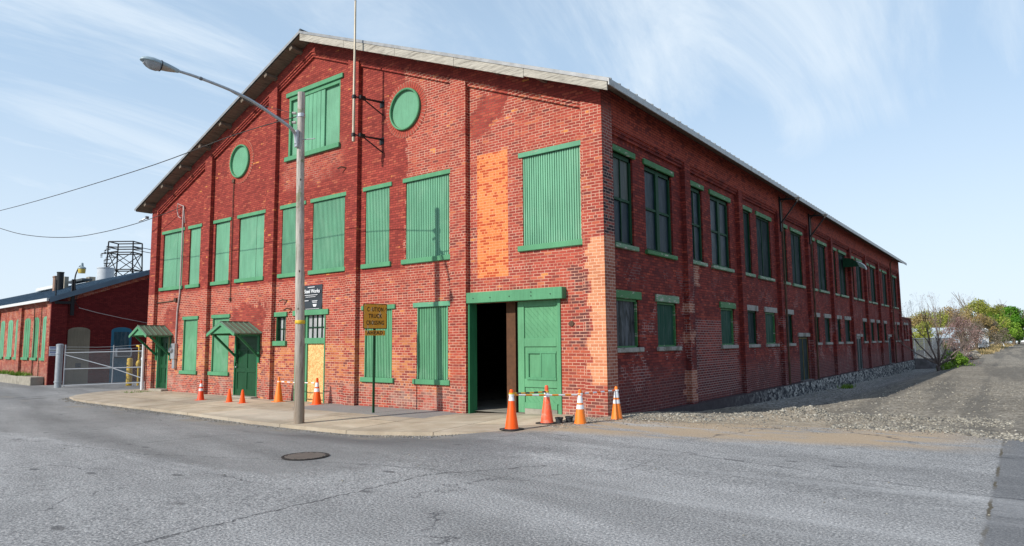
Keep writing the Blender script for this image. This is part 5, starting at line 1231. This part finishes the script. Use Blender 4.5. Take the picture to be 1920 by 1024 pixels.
# distant things behind the outbuilding
ch = thing('brick_chimney', (-44.9, 6.5, 0), 'stubby brick chimney behind the blue outbuilding roof', 'chimney')
t_ = MB(); t_.box(-45.25, -44.9, 4.3, 4.65, 4, 6.36); t_.box(-45.28, -44.87, 4.27, 4.68, 6.25, 6.33); t_.build('chimney_stack', plain('weathered_pale_brick', (.24, .15, .11), .9, var=.4, vscale=8), ch)
t_ = MB(); t_.box(-44.62, -44.36, 4.7, 4.95, 4, 6.30); t_.build('chimney_block', M['concrete'], ch)
t_ = MB(); t_.lathe((-43.2, 4.05, 5.3), [(.20, 0), (.20, 1.10), (.22, 1.11), (.22, 1.17), (0, 1.17)], 16); tag(t_.build('flue_pipe', M['black_metal'], smooth=True), 'dark round metal flue rising from the blue roof', 'flue')
tk = thing('storage_tank', (-45.3, 8.2, 0), 'white cylindrical tank showing above the blue roof', 'tank')
t_ = MB(); t_.lathe((-44.9, 7.45, 5.0), [(.54, 0), (.54, 2.08), (.57, 2.09), (.57, 2.15), (.0, 2.15)], 28); t_.build('tank_shell', M['lamp_grey'] if False else plain('pale_grey_steel', (.52, .55, .58), .4, .1, var=.1), tk, smooth=True)
t_ = MB(); t_.box(-46.0, -45.4, 6.6, 7.0, 4.5, 6.5); t_.build('base_plinth', M['concrete'], tk)

tw = thing('lattice_tower', (-95, 29, 0), 'dark steel lattice tower with insulators far behind the outbuilding', 'tower')
ct = Vector((-94.6, 29.3, 0)); ea = Vector((.80, .60, 0)); eb = Vector((-.60, .80, 0))
lg = [ct+ea*(i*1.75)+eb*(j*1.15) for i, j in ((-1, -1), (1, -1), (1, 1), (-1, 1))]
def at(p, z, k=1.): return Vector((ct.x+(p.x-ct.x)*k, ct.y+(p.y-ct.y)*k, z))
for p in lg: t_ = MB(); t_.bar(at(p, 0, 1.25), at(p, 16.3), .14); t_.build('tower_leg', M['rust_metal'] if False else M['black_metal'], tw)
t_ = MB()
for z in (12.3, 14.75, 15.5, 16.3):
    for i in range(4): t_.bar(at(lg[i], z), at(lg[(i+1) % 4], z), .11, .15)
for (z0, z1) in ((6.9, 9.6), (9.6, 12.3), (12.3, 14.75)):
    for i in range(4): t_.bar(at(lg[i], z0, 1.1), at(lg[(i+1) % 4], z1, 1.0), .09); t_.bar(at(lg[i], z1), at(lg[(i+1) % 4], z0, 1.1), .09)
t_.build('cross_bracing', M['black_metal'], tw)
rnd = random.Random(4)
dirL = (Vector((-.80, -.60, 0)))
for q in range(7):
    z = 13.3+.5*q if q < 6 else 15.2; a_ = at(lg[0], z)+eb*rnd.uniform(0, 2.6); b2_ = a_+dirL*rnd.uniform(.6, 1.9)+Vector((0, 0, rnd.uniform(-.3, .3)))
    t_ = MB(); t_.bar(a_, b2_, .12)
    for w_ in range(3): t_.lathe(b2_+Vector((0, 0, -.15-.2*w_)), [(.0, 0), (.16, .03), (.16, .08), (.0, .12)], 8)
    t_.build('insulator_arm', M['black_metal'], tw)
t_ = MB(); 
for dz in (0, .5): t_.path([at(lg[1], 15.1+dz), at(lg[1], 14.6+dz)+ea*3+eb*3, at(lg[1], 13.6+dz)+ea*8+eb*8], .05, 5)
t_.build('tower_cable', M['black_metal'], tw)

# ------------------------------------------------------------------ vegetation
rng_ = np.random.default_rng(11)
def leaf_mat(name, cols, tr=.25):
    mt, nt, b = mat(name); p = nt.pos(); oi = nt.add('ShaderNodeAttribute', attribute_name='tone').outputs['Fac']
    c = nt.ramp(oi, [(i/(len(cols)-1), q) for i, q in enumerate(cols)])
    nt.put(b.inputs['Base Color'], c); b.inputs['Roughness'].default_value = .6; b.inputs['Specular IOR Level'].default_value = .2
    td = nt.add('ShaderNodeBsdfTranslucent'); nt.put(td.inputs[0], nt.mix(1., c, (1.2, 1.3, .7, 1), 'MULTIPLY')); ms = nt.add('ShaderNodeMixShader'); ms.inputs[0].default_value = tr
    nt.l.new(b.outputs[0], ms.inputs[1]); nt.l.new(td.outputs[0], ms.inputs[2]); nt.l.new(ms.outputs[0], nt.n['Material Output'].inputs[0]); return mt
M['leaf_bright'] = leaf_mat('spring_green_leaves', [(.09, .17, .02), (.17, .30, .035), (.27, .42, .06)])
M['leaf_dark'] = leaf_mat('mid_green_leaves', [(.045, .13, .012), (.09, .24, .02), (.15, .33, .03)])
M['leaf_yel'] = leaf_mat('yellow_green_buds', [(.17, .19, .04), (.28, .30, .06), (.40, .42, .09)])
M['leaf_brown'] = leaf_mat('russet_buds', [(.22, .14, .075), (.34, .25, .11), (.44, .36, .15)])
M['leaf_grey'] = leaf_mat('grey_twigs', [(.12, .10, .08), (.19, .16, .12), (.26, .22, .17)])
M['leaf_pink'] = leaf_mat('pinkish_buds', [(.20, .11, .11), (.30, .19, .18), (.38, .28, .25)])
M['straw'] = leaf_mat('dry_straw', [(.32, .22, .10), (.46, .34, .17), (.58, .46, .25)])
M['grass'] = leaf_mat('fresh_grass', [(.07, .14, .02), (.12, .22, .03), (.2, .3, .05)])
def leaves_obj(name, centers, radii, n, size, mt_, parent=None, flat=1., tone_by=None, narrow=1.):
    centers = np.array(centers, float); radii = np.array(radii, float)
    w_ = radii**2; idx = rng_.choice(len(centers), n, p=w_/w_.sum())
    d = rng_.normal(size=(n, 3)); d /= np.linalg.norm(d, axis=1)[:, None]; rr = rng_.random(n)**.45
    pos_ = centers[idx]+d*(radii[idx]*rr)[:, None]*np.array([1, 1, flat])
    a = rng_.normal(size=(n, 3)); a /= np.linalg.norm(a, axis=1)[:, None]; bq = rng_.normal(size=(n, 3)); bq -= a*(a*bq).sum(1)[:, None]; bq /= np.linalg.norm(bq, axis=1)[:, None]
    s = size*(.6+.8*rng_.random(n))[:, None]
    V = np.stack([pos_-a*s, pos_-bq*s*.55*narrow, pos_+a*s, pos_+bq*s*.55*narrow], 1).reshape(-1, 3)
    of = off(parent); V = V-np.array(of)
    me = bpy.data.meshes.new(name); me.vertices.add(4*n); me.vertices.foreach_set('co', V.astype(np.float32).ravel()); me.loops.add(4*n); me.loops.foreach_set('vertex_index', np.arange(4*n, dtype=np.int32)); me.polygons.add(n); me.polygons.foreach_set('loop_start', np.arange(0, 4*n, 4, dtype=np.int32)); me.update(calc_edges=True)
    ct_ = rng_.random(len(centers)); tn = np.clip(ct_[idx]*.6+rng_.random(n)*.4, 0, 1)
    at_ = me.attributes.new('tone', 'FLOAT', 'FACE'); at_.data.foreach_set('value', tn.astype(np.float32)); me.materials.append(mt_)
    o = bpy.data.objects.new(name, me); C.objects.link(o)
    if parent: o.parent = parent; OFF[o.name] = of
    return o
def crown_pts(x, y, z0, z1, r, n, seed, top=.75):
    rn = random.Random(seed); cs = []; rs = []
    for i in range(n):
        t = rn.random(); z = z0+(z1-z0)*t; prof = math.sin(math.pi*min(1, (.18+.82*t)**top))**.7; a = rn.random()*6.283; q = r*prof*math.sqrt(rn.random())
        cs.append((x+q*math.cos(a), y+q*math.sin(a), z)); rs.append(r*rn.uniform(.14, .30))
    return cs, rs
def branches(mb, p, d, L_, r, depth, rn, spread=.55, ends=None, n=5, upb=.25, seg=3):
    p = Vector(p); d = Vector(d).normalized(); pts = [p]; rs = [r]
    for i in range(seg):
        d = (d+Vector((rn.uniform(-1, 1), rn.uniform(-1, 1), rn.uniform(-.5, 1)))*.13).normalized(); p = p+d*(L_/seg); pts.append(p); rs.append(r*(1-.42*(i+1)/seg))
    mb.path(pts, rs, n, caps=False)
    if depth == 0:
        if ends is not None: ends.append(tuple(p))
        return
    k = rn.choice((2, 3, 3)) if depth > 1 else 3
    for i in range(k):
        nd = (d+Vector((rn.uniform(-1, 1), rn.uniform(-1, 1), rn.uniform(-.6, 1)+upb))*spread).normalized()
        q = pts[rn.choice((seg-1, seg))] if i else p
        branches(mb, q, nd, L_*rn.uniform(.6, .85), rs[-1]*.78, depth-1, rn, spread, ends, max(3, n-1), upb, seg)
def tree(x, y, top, r, mt_, label, seed, name='leafy_tree', nl=5000, size=.16, base=None, cat='tree', z0f=.25, nb=40, sparse=False, group='trees and shrubs beside the gravel lane'):
    z_ = -.45 if base is None else base; rn = random.Random(seed)
    tr = thing(name, (x, y, z_), label, cat, group); h = top-z_
    t_ = MB(); ends = []
    t_.path([(x, y, z_-.3), (x+.05*r, y, z_+h*.2), (x+.1*r*rn.uniform(-1, 1), y, z_+h*.4)], [r*.075, r*.06, r*.045], 7)
    for q in range(5): branches(t_, (x, y, z_+h*(.15+.05*q)), (rn.uniform(-.8, .8), rn.uniform(-.8, .8), 1), h*.34, r*.035, 2, rn, ends=ends)
    t_.build('trunk', M['trunk'], tr, smooth=True)
    nl = int(nl*1.5); cs, rs = crown_pts(x, y, z_+h*z0f, top-.12*h, r, nb, seed)
    leaves_obj('crown', cs, rs, nl, size, mt_, tr)
    return tr
L_y, L_b, L_d, L_br, L_g, L_p = M['leaf_yel'], M['leaf_bright'], M['leaf_dark'], M['leaf_brown'], M['leaf_grey'], M['leaf_pink']
def at_px(px, D):
    a = math.atan((px-960)/1255.39)-yaw*-1 if False else yaw+math.atan((px-960)/1255.39)
    return 7.2725+D*math.sin(a), -12.9389+D*math.cos(a)
TR = [
 (1893, 190, 8.40, 5.12, L_d, 'deep green rounded tree nearest the far end of the lane', 7000, .20, 'leafy_tree'),
 (1903, 205, 6.31, 3.17, L_d, 'lower dark green crown at the outer edge of the clump', 4000, .20, 'leafy_tree'),
 (1874, 196, 9.94, 4.39, L_g, 'bare grey-brown crown showing between the green trees', 4500, .13, 'bare_tree'),
 (1860, 165, 7.41, 4.39, L_b, 'bright green bushy tree in the middle of the clump', 7000, .17, 'leafy_tree'),
 (1834, 135, 8.51, 4.03, L_y, 'tall yellow-green tree just coming into leaf', 5500, .13, 'budding_tree'),
 (1812, 125, 6.53, 3.42, L_br, 'russet budding tree left of the yellow-green one', 3800, .11, 'budding_tree'),
 (1846, 128, 5.21, 2.81, L_g, 'grey twiggy thicket in front of the bright green tree', 3000, .10, 'twiggy_shrub'),
 (1778, 112, 5.87, 4.15, L_br, 'wide orange-brown shrub behind the bare tree', 4600, .11, 'budding_shrub'),
 (1745, 104, 5.54, 4.03, L_y, 'olive yellow shrub beyond the warehouse end', 4600, .11, 'budding_shrub'),
 (1718, 98, 4.88, 3.42, L_br, 'low russet shrub close to the warehouse end wall', 3800, .11, 'budding_shrub'),
 (1730, 88, 3.45, 2.44, L_y, 'small green shrub low beside the warehouse end', 2400, .10, 'green_shrub'),
 (1798, 84, 4.00, 2.20, L_p, 'pinkish-brown twiggy shrub by the lane edge', 2600, .075, 'twiggy_shrub'),
 (1822, 100, 3.67, 2.44, L_g, 'pale grey scrubby shrub over the dry grass', 2600, .08, 'twiggy_shrub')]
for i, (px, D, top, r, m_, lab, nl, sz, nm) in enumerate(TR):
    x, y = at_px(px, D); tree(x, y, top, r, m_, lab, 50+i, nm, nl, sz, cat='tree' if 'tree' in nm else 'shrub')
# bare tree in front
x, y = at_px(1750, 51); rn = random.Random(23)
bt = thing('bare_tree', (x, y, -.9), 'leafless spreading young tree with faint buds at the end of the warehouse', 'tree')
t_ = MB(); ends = []
t_.path([(x, y, -1.3), (x+.02, y, -.7), (x-.02, y, -.15)], [.15, .11, .10], 9, caps=False)
for dx, dy, dz, L_ in ((-.9, .1, .95, 1.5), (-.35, -.3, 1.1, 1.6), (.05, .3, 1.2, 1.6), (.6, -.1, 1.1, 1.5), (1.0, .3, .75, 1.4), (-1.1, -.2, .5, 1.4), (.9, -.4, .4, 1.2), (.25, -.5, 1.2, 1.6)):
    branches(t_, (x, y, -.25+rn.uniform(0, .2)), (dx, dy, dz), L_, .07, 4 if dz > .5 else 3, rn, .42, ends, 5, .35)
t_.build('trunk', M['twig'], bt, smooth=True, fix=False)
leaves_obj('buds', ends, [.09]*len(ends), 1500, .022, L_p, bt)
# low plants at its foot
def shrub(px, D, top, r, m_, lab, nl, sz, seed, base=-.9, nm='green_shrub'):
    x, y = at_px(px, D); rn = random.Random(seed); s_ = thing(nm, (x, y, base), lab, 'shrub', 'trees and shrubs beside the gravel lane'); t_ = MB(); ends = []
    for q in range(7): branches(t_, (x, y, base), (rn.uniform(-1, 1), rn.uniform(-1, 1), 1.1), (top-base)*.45, .022, 2, rn, .6, ends, 4)
    t_.build('stems', M['twig'], s_, fix=False); cs, rs = crown_pts(x, y, base+.15, top-.2*(top-base), r, 22, seed); leaves_obj('foliage', cs, rs, nl, sz, m_, s_)
shrub(1776, 53, .95, 1.15, L_b, 'bright green leafy bush at the foot of the bare tree', 2600, .06, 3)
shrub(1768, 50, .25, .8, L_b, 'small low green bush against the concrete block', 1400, .05, 5)
shrub(1796, 57, 2.0, .95, L_p, 'straggly pinkish shrub right of the bright green bush', 900, .035, 9, nm='twiggy_shrub')
shrub(1786, 62, 2.4, 1.3, L_g, 'grey leafless thicket behind the bright green bush', 900, .035, 12, nm='twiggy_shrub')
# dry grass on the bank: ground cover
def tufts(name, pts, hs, m_, label, cat, per=14, wd=.02):
    V = []; F = []
    rn = random.Random(5)
    for (x, y, z), h in zip(pts, hs):
        for q in range(per):
            a = rn.random()*6.283; l = rn.uniform(.2, .8)*h; bx, by = x+rn.uniform(-1, 1)*h*.6, y+rn.uniform(-1, 1)*h*.6; hh = h*rn.uniform(.5, 1.1); w__ = wd*h*5
            b = len(V); V += [(bx-w__*math.sin(a), by+w__*math.cos(a), z-.02), (bx+w__*math.sin(a), by-w__*math.cos(a), z-.02), (bx+l*math.cos(a), by+l*math.sin(a), z+hh)]; F.append((b, b+1, b+2))
    me = bpy.data.meshes.new(name); me.from_pydata(V, [], F); me.update(); at_ = me.attributes.new('tone', 'FLOAT', 'FACE'); at_.data.foreach_set('value', rng_.random(len(F)).astype(np.float32)); me.materials.append(m_)
    o = bpy.data.objects.new(name, me); C.objects.link(o); tag(o, label, cat, kind='stuff'); return o
pts = []; hs = []
for q in range(1500):
    D = random.uniform(85, 200); px = random.uniform(1815, 1845)+ (D-85)*.43+random.uniform(-14, 12); x, y = at_px(px, D); pts.append((x, y, -.3)); hs.append(random.uniform(.25, .65))
tufts('dry_grass', pts, hs, M['straw'], 'dry straw-coloured grass along the lane bank', 'grass', 8)
pts = []; hs = []
for q in range(60): pts.append((random.uniform(-21.1, -19.9), random.uniform(-1.3, -.35), G+.01)); hs.append(random.uniform(.03, .10))
for q in range(26): pts.append((random.uniform(-6.2, -5.2), random.uniform(-.35, .0), G+.02)); hs.append(random.uniform(.02, .05))
for q in range(24):
    pts.append((random.uniform(10, 22)*0+.45+random.uniform(-.1, .3), 21.5+random.uniform(-.8, .8), T(.5, 21.5))); hs.append(random.uniform(.1, .25))
for q in range(90):
    s0 = random.choice((random.uniform(2.5, 5.6), random.uniform(6.6, 8.6))); p_ = LP(s0, -.2-random.random()*.4, .02); pts.append(tuple(p_)); hs.append(random.uniform(.08, .28))
tufts('weeds', pts, hs, M['grass'], 'scattered green weeds along the wall bases', 'weeds', 10)
pts = []; hs = []
for q in range(90): pts.append((random.uniform(-19.9, -17.2), random.uniform(-.9, -.1), G+.01)); hs.append(random.uniform(.02, .06))
tufts('dead_leaf_litter', pts, hs, M['straw'], 'dead leaf litter swept against the warehouse wall', 'leaf litter', 8)

# ------------------------------------------------------------------ loose stone
def stones(name, pts, sizes, m_, label, cat):
    t = (1+5**.5)/2; iv = np.array([(-1, t, 0), (1, t, 0), (-1, -t, 0), (1, -t, 0), (0, -1, t), (0, 1, t), (0, -1, -t), (0, 1, -t), (t, 0, -1), (t, 0, 1), (-t, 0, -1), (-t, 0, 1)])/1.9
    fc = np.array([(0, 11, 5), (0, 5, 1), (0, 1, 7), (0, 7, 10), (0, 10, 11), (1, 5, 9), (5, 11, 4), (11, 10, 2), (10, 7, 6), (7, 1, 8), (3, 9, 4), (3, 4, 2), (3, 2, 6), (3, 6, 8), (3, 8, 9), (4, 9, 5), (2, 4, 11), (6, 2, 10), (8, 6, 7), (9, 8, 1)])
    n = len(pts); P_ = np.array(pts); S_ = np.array(sizes)
    V = iv[None]*(1+.28*rng_.normal(size=(n, 12, 1)))*(1+.25*rng_.normal(size=(n, 1, 3)))*np.array([1, 1, .65]); a = rng_.random(n)*6.283; ca, sa = np.cos(a)[:, None], np.sin(a)[:, None]
    V = np.stack([V[..., 0]*ca-V[..., 1]*sa, V[..., 0]*sa+V[..., 1]*ca, V[..., 2]], -1)*S_[:, None, None]+P_[:, None]
    F = (fc[None]+12*np.arange(n)[:, None, None]).reshape(-1)
    me = bpy.data.meshes.new(name); me.vertices.add(12*n); me.vertices.foreach_set('co', V.astype(np.float32).ravel()); me.loops.add(60*n); me.loops.foreach_set('vertex_index', F.astype(np.int32)); me.polygons.add(20*n); me.polygons.foreach_set('loop_start', np.arange(0, 60*n, 3, dtype=np.int32)); me.update(calc_edges=True)
    at_ = me.attributes.new('tone', 'FLOAT', 'FACE'); at_.data.foreach_set('value', np.repeat(rng_.random(n), 20).astype(np.float32)); me.materials.append(m_)
    o = bpy.data.objects.new(name, me); C.objects.link(o); tag(o, label, cat, kind='stuff'); return o
mt, nt, b = mat('crushed_stone'); oi = nt.add('ShaderNodeAttribute', attribute_name='tone').outputs['Fac']; p = nt.pos()
c = nt.ramp(oi, [(0, (.08, .075, .07)), (.4, (.20, .185, .155)), (.75, (.28, .255, .205)), (1, (.42, .395, .34))]); f = nt.rng(nt.noise(p, 30, 3), .3, .7, .85, 1.15); c = nt.mix(1., c, nt.comb(f, f, f), 'MULTIPLY')
nt.put(b.inputs['Base Color'], c); b.inputs['Roughness'].default_value = .92; M['stone'] = mt
pts = []; sz = []
def addst(x, y, s): pts.append((x, y, (Tg(x, y) if y > asph_edge(x) else T(x, y))+s*.18)); sz.append(s)
for q in range(9000):
    x = random.uniform(.25, 7.0); c_ = lerp(x, [.3, 2, 4, 6, 9, 14], [.25, .75, 1.9, 3.0, 3.4, 3.6]); y = random.gauss(c_, .38)
    if y < asph_edge(x)-.25: y = asph_edge(x)+abs(random.gauss(0, .3))
    if x < .25 and y > 0: continue
    addst(x, y, random.uniform(.008, .022)*(1.7 if random.random() < .06 else 1))
for q in range(3200):
    y = random.uniform(.8, 20); x = random.uniform(.2, 8.5); addst(x, max(y, asph_edge(x)+.05), random.uniform(.010, .028))
for q in range(1500):
    x = random.uniform(4.3, 7.4); addst(x, asph_edge(x)+random.gauss(.15, .22), random.uniform(.010, .032))
for q in range(900): x = random.uniform(-.9, .35); y = random.uniform(-2.2, -.3); addst(x, y, random.uniform(.006, .015)) if x > -.25-.45*((y+2.9)/2.9) else None
for q in range(1300): x = random.uniform(-1, 7); addst(x, asph_edge(x)-abs(random.gauss(0, .45))-.1, random.uniform(.004, .013))
for q in range(2600):
    x = random.uniform(-20.5, -1.2); pts.append((x, walk_front(x)-abs(random.gauss(0, .18))-.03, T(x, walk_front(x))+.004)); sz.append(random.uniform(.004, .014))
for q in range(60): x = random.uniform(-8, 7); y = random.uniform(-9, -3.8); pts.append((x, y, T(x, y)+.003)); sz.append(random.uniform(.004, .011))
stones('crushed_stone', pts, sz, M['stone'], 'loose crushed stone heaped between the pavement and the warehouse side', 'gravel')
pts = []; sz = []
for q in range(120):
    x, y = at_px(random.gauss(1808, 8), random.uniform(68, 86)); pts.append((x, y, -.25+random.uniform(0, .35))); sz.append(random.uniform(.10, .34))
stones('rubble_heap', pts, sz, M['stone'], 'pale broken concrete rubble dumped at the lane edge', 'rubble')

# concrete end block and chain link fence beyond
t_ = MB(); t_.prism([(.12, 49.9), (1.5, 50.6), (1.5, 51.0), (.12, 50.4)], -1.4, -.03, axis='z'); t_.prism([(-3.2, 49.95), (.1, 49.95), (.1, 50.45), (-3.2, 50.45)], -1.4, .0, axis='z')
o = t_.build('retaining_wall', M['conc_dark']); bevel(o, .03); tag(o, 'short stained concrete retaining block at the end of the stone footing', 'wall')
fc_ = thing('chain_link_fence', (0, 60, -.5), 'grey chain link fence beyond the end of the warehouse', 'fence')
A_, B_ = Vector((*at_px(1690, 68), -.5)), Vector((*at_px(1838, 118), -.4)); nP = 12
for i in range(nP+1):
    p = A_.lerp(B_, i/nP); t_ = MB(); t_.tube(p, p+Vector((0, 0, 2.1)), .045, None, 6); t_.build('fence_post', M['galv'], fc_)
t_ = MB(); t_.tube(A_+Vector((0, 0, 2.05)), B_+Vector((0, 0, 2.05)), .03, None, 5); t_.build('top_rail', M['galv'], fc_)
t_ = MB(); dv = (B_-A_); LL = dv.length; dv.normalize(); q = -2.0
while q < LL:
    for sgn in (1, -1):
        q0 = q if sgn > 0 else q+2.0; q1 = q+2.0 if sgn > 0 else q
        c0_, c1_ = max(0, min(LL, q0)), max(0, min(LL, q1)); z0 = abs(c0_-q0); z1 = 2.0-abs(c1_-q1)
        if abs(c1_-c0_) > .05: t_.bar(A_+dv*c0_+Vector((0, 0, z0)), A_+dv*c1_+Vector((0, 0, z1)), .012, .012)
    q += .16
t_.build('wire_mesh', M['fence_wire'], fc_, fix=False)
# parked trailers behind the fence
def trailer(px, D, yaw_, Lt, label, col):
    x, y = at_px(px, D); tr = thing('box_trailer', (0, 0, 0), label, 'trailer', 'trailers parked beyond the fence')
    t_ = MB(); t_.box(-Lt/2, Lt/2, -1.2, 1.2, .95, 3.35); bd = t_.build('trailer_body', col, tr); bevel(bd, .05)
    t_ = MB()
    for q in range(1, int(Lt/.9)): t_.box(-Lt/2+q*.9-.02, -Lt/2+q*.9+.02, -1.225, -1.2, 1.0, 2.95)
    t_.build('side_ribs', M['galv'], bd)
    t_ = MB(); t_.box(-Lt/2+.2, Lt/2-.2, -.5, .5, .6, .94); t_.build('chassis', M['black_metal'], tr)
    for wx_ in (-Lt/2+1.2, -Lt/2+2.3):
        for s in (-1.05, 1.05): t_ = MB(); t_.lathe((wx_, s, .5), [(.3, -.14), (.5, -.12), (.5, .12), (.3, .14)], 16, ax=(0, 1, 0)); t_.build('wheel', M['rubber'], tr)
    t_ = MB(); t_.box(Lt/2-1.6, Lt/2-1.5, -.6, -.5, 0, .94); t_.box(Lt/2-1.6, Lt/2-1.5, .5, .6, 0, .94); t_.build('landing_legs', M['galv'], tr)
    tr.location = (x, y, -.6); tr.rotation_euler = (0, 0, yaw_)
trailer(1722, 92, .35, 7.5, 'blue-white box trailer closest to the warehouse end, behind the fence', plain('trailer_blue_white', (.45, .53, .60), .4, .1))
trailer(1768, 104, .2, 8.5, 'white box trailer in the middle of the row behind the fence', M['white_paint'])
trailer(1800, 118, .1, 6, 'pale grey box trailer furthest right behind the shrubs', plain('trailer_grey', (.42, .45, .48), .5, .1))
# far end of the lane
def house(px, D, w_, d_, h_, rh, col, rc_, label):
    x, y = at_px(px, D); hh = thing('far_building', (0, 0, 0), label, 'building', 'small buildings at the end of the lane')
    t_ = MB(); t_.box(-w_/2, w_/2, -d_/2, d_/2, 0, h_); t_.prism([(-w_/2, h_), (w_/2, h_), (0, h_+rh-.15)], -d_/2, d_/2); t_.build('wall', col, hh)
    t_ = MB(); t_.pts([(-w_/2-.3, -d_/2-.3, h_-.1), (0, -d_/2-.3, h_+rh), (0, d_/2+.3, h_+rh), (-w_/2-.3, d_/2+.3, h_-.1), (w_/2+.3, -d_/2-.3, h_-.1), (w_/2+.3, d_/2+.3, h_-.1)], [(0, 1, 2, 3), (1, 4, 5, 2)]); t_.build('roof', rc_, hh)
    for i in range(3): t_ = MB(); xx = -w_/2+w_*(i+.5)/3; t_.box(xx-.5, xx+.5, -d_/2-.05, -d_/2-.01, 1.0, 2.3); t_.build('window', M['dark_slot'], hh)
    hh.location = (x, y, -.5); return hh
house(1910, 300, 5, 8, 3.0, 1.6, M['white_paint'], M['roof_dark'], 'small white building where the trees meet the lane')
house(1921, 340, 7, 8, 2.8, 1.6, plain('pale_siding', (.5, .5, .52), .7), M['roof_dark'], 'pale low building at the very end of the lane')
house(1934, 380, 8, 8, 3.2, 1.8, M['white_paint'], M['rust_metal'], 'white rust-roofed building furthest along the lane')
x, y = at_px(1893, 225); sg = thing('roadside_board', (x, y, -.4), 'pale blue roadside board at the end of the tree clump', 'sign')
t_ = MB(); t_.box(x-.75, x+.75, y-.04, y+.04, .2, 2.2); t_.build('board_face', plain('pale_blue_board', (.42, .55, .62), .5), sg)
t_ = MB(); t_.box(x-.7, x-.6, y-.05, y+.05, -.6, .2); t_.box(x+.6, x+.7, y-.05, y+.05, -.6, .2); t_.build('board_legs', M['galv'], sg)
x, y = at_px(1876, 150); t_ = MB(); t_.path([(x+.08, y, -.4), (x-.25, y, .75)], .06, 8); t_.lathe((x-.25, y, .75), [(.07, 0), (.05, .05), (0, .06)], 8); tag(t_.build('marker_post', M['white_paint']), 'leaning white marker post in the dry grass', 'marker post')
# far tree line on the horizon
pts_, rs_ = [], []
for q in range(240):
    a = R(random.uniform(-75, 70)); D = random.uniform(480, 620)
    if -50 < math.degrees(a) < -44: pass
    pts_.append((7+D*math.sin(a+0), -13+D*math.cos(a), random.uniform(0, 4))); rs_.append(random.uniform(3, 7))
tag(leaves_obj('distant_woods', pts_, rs_, 16000, 1.3, M['leaf_grey'], flat=.6), 'low hazy belt of distant woods on the horizon', 'woods', kind='stuff')
print('objects', len(bpy.data.objects))
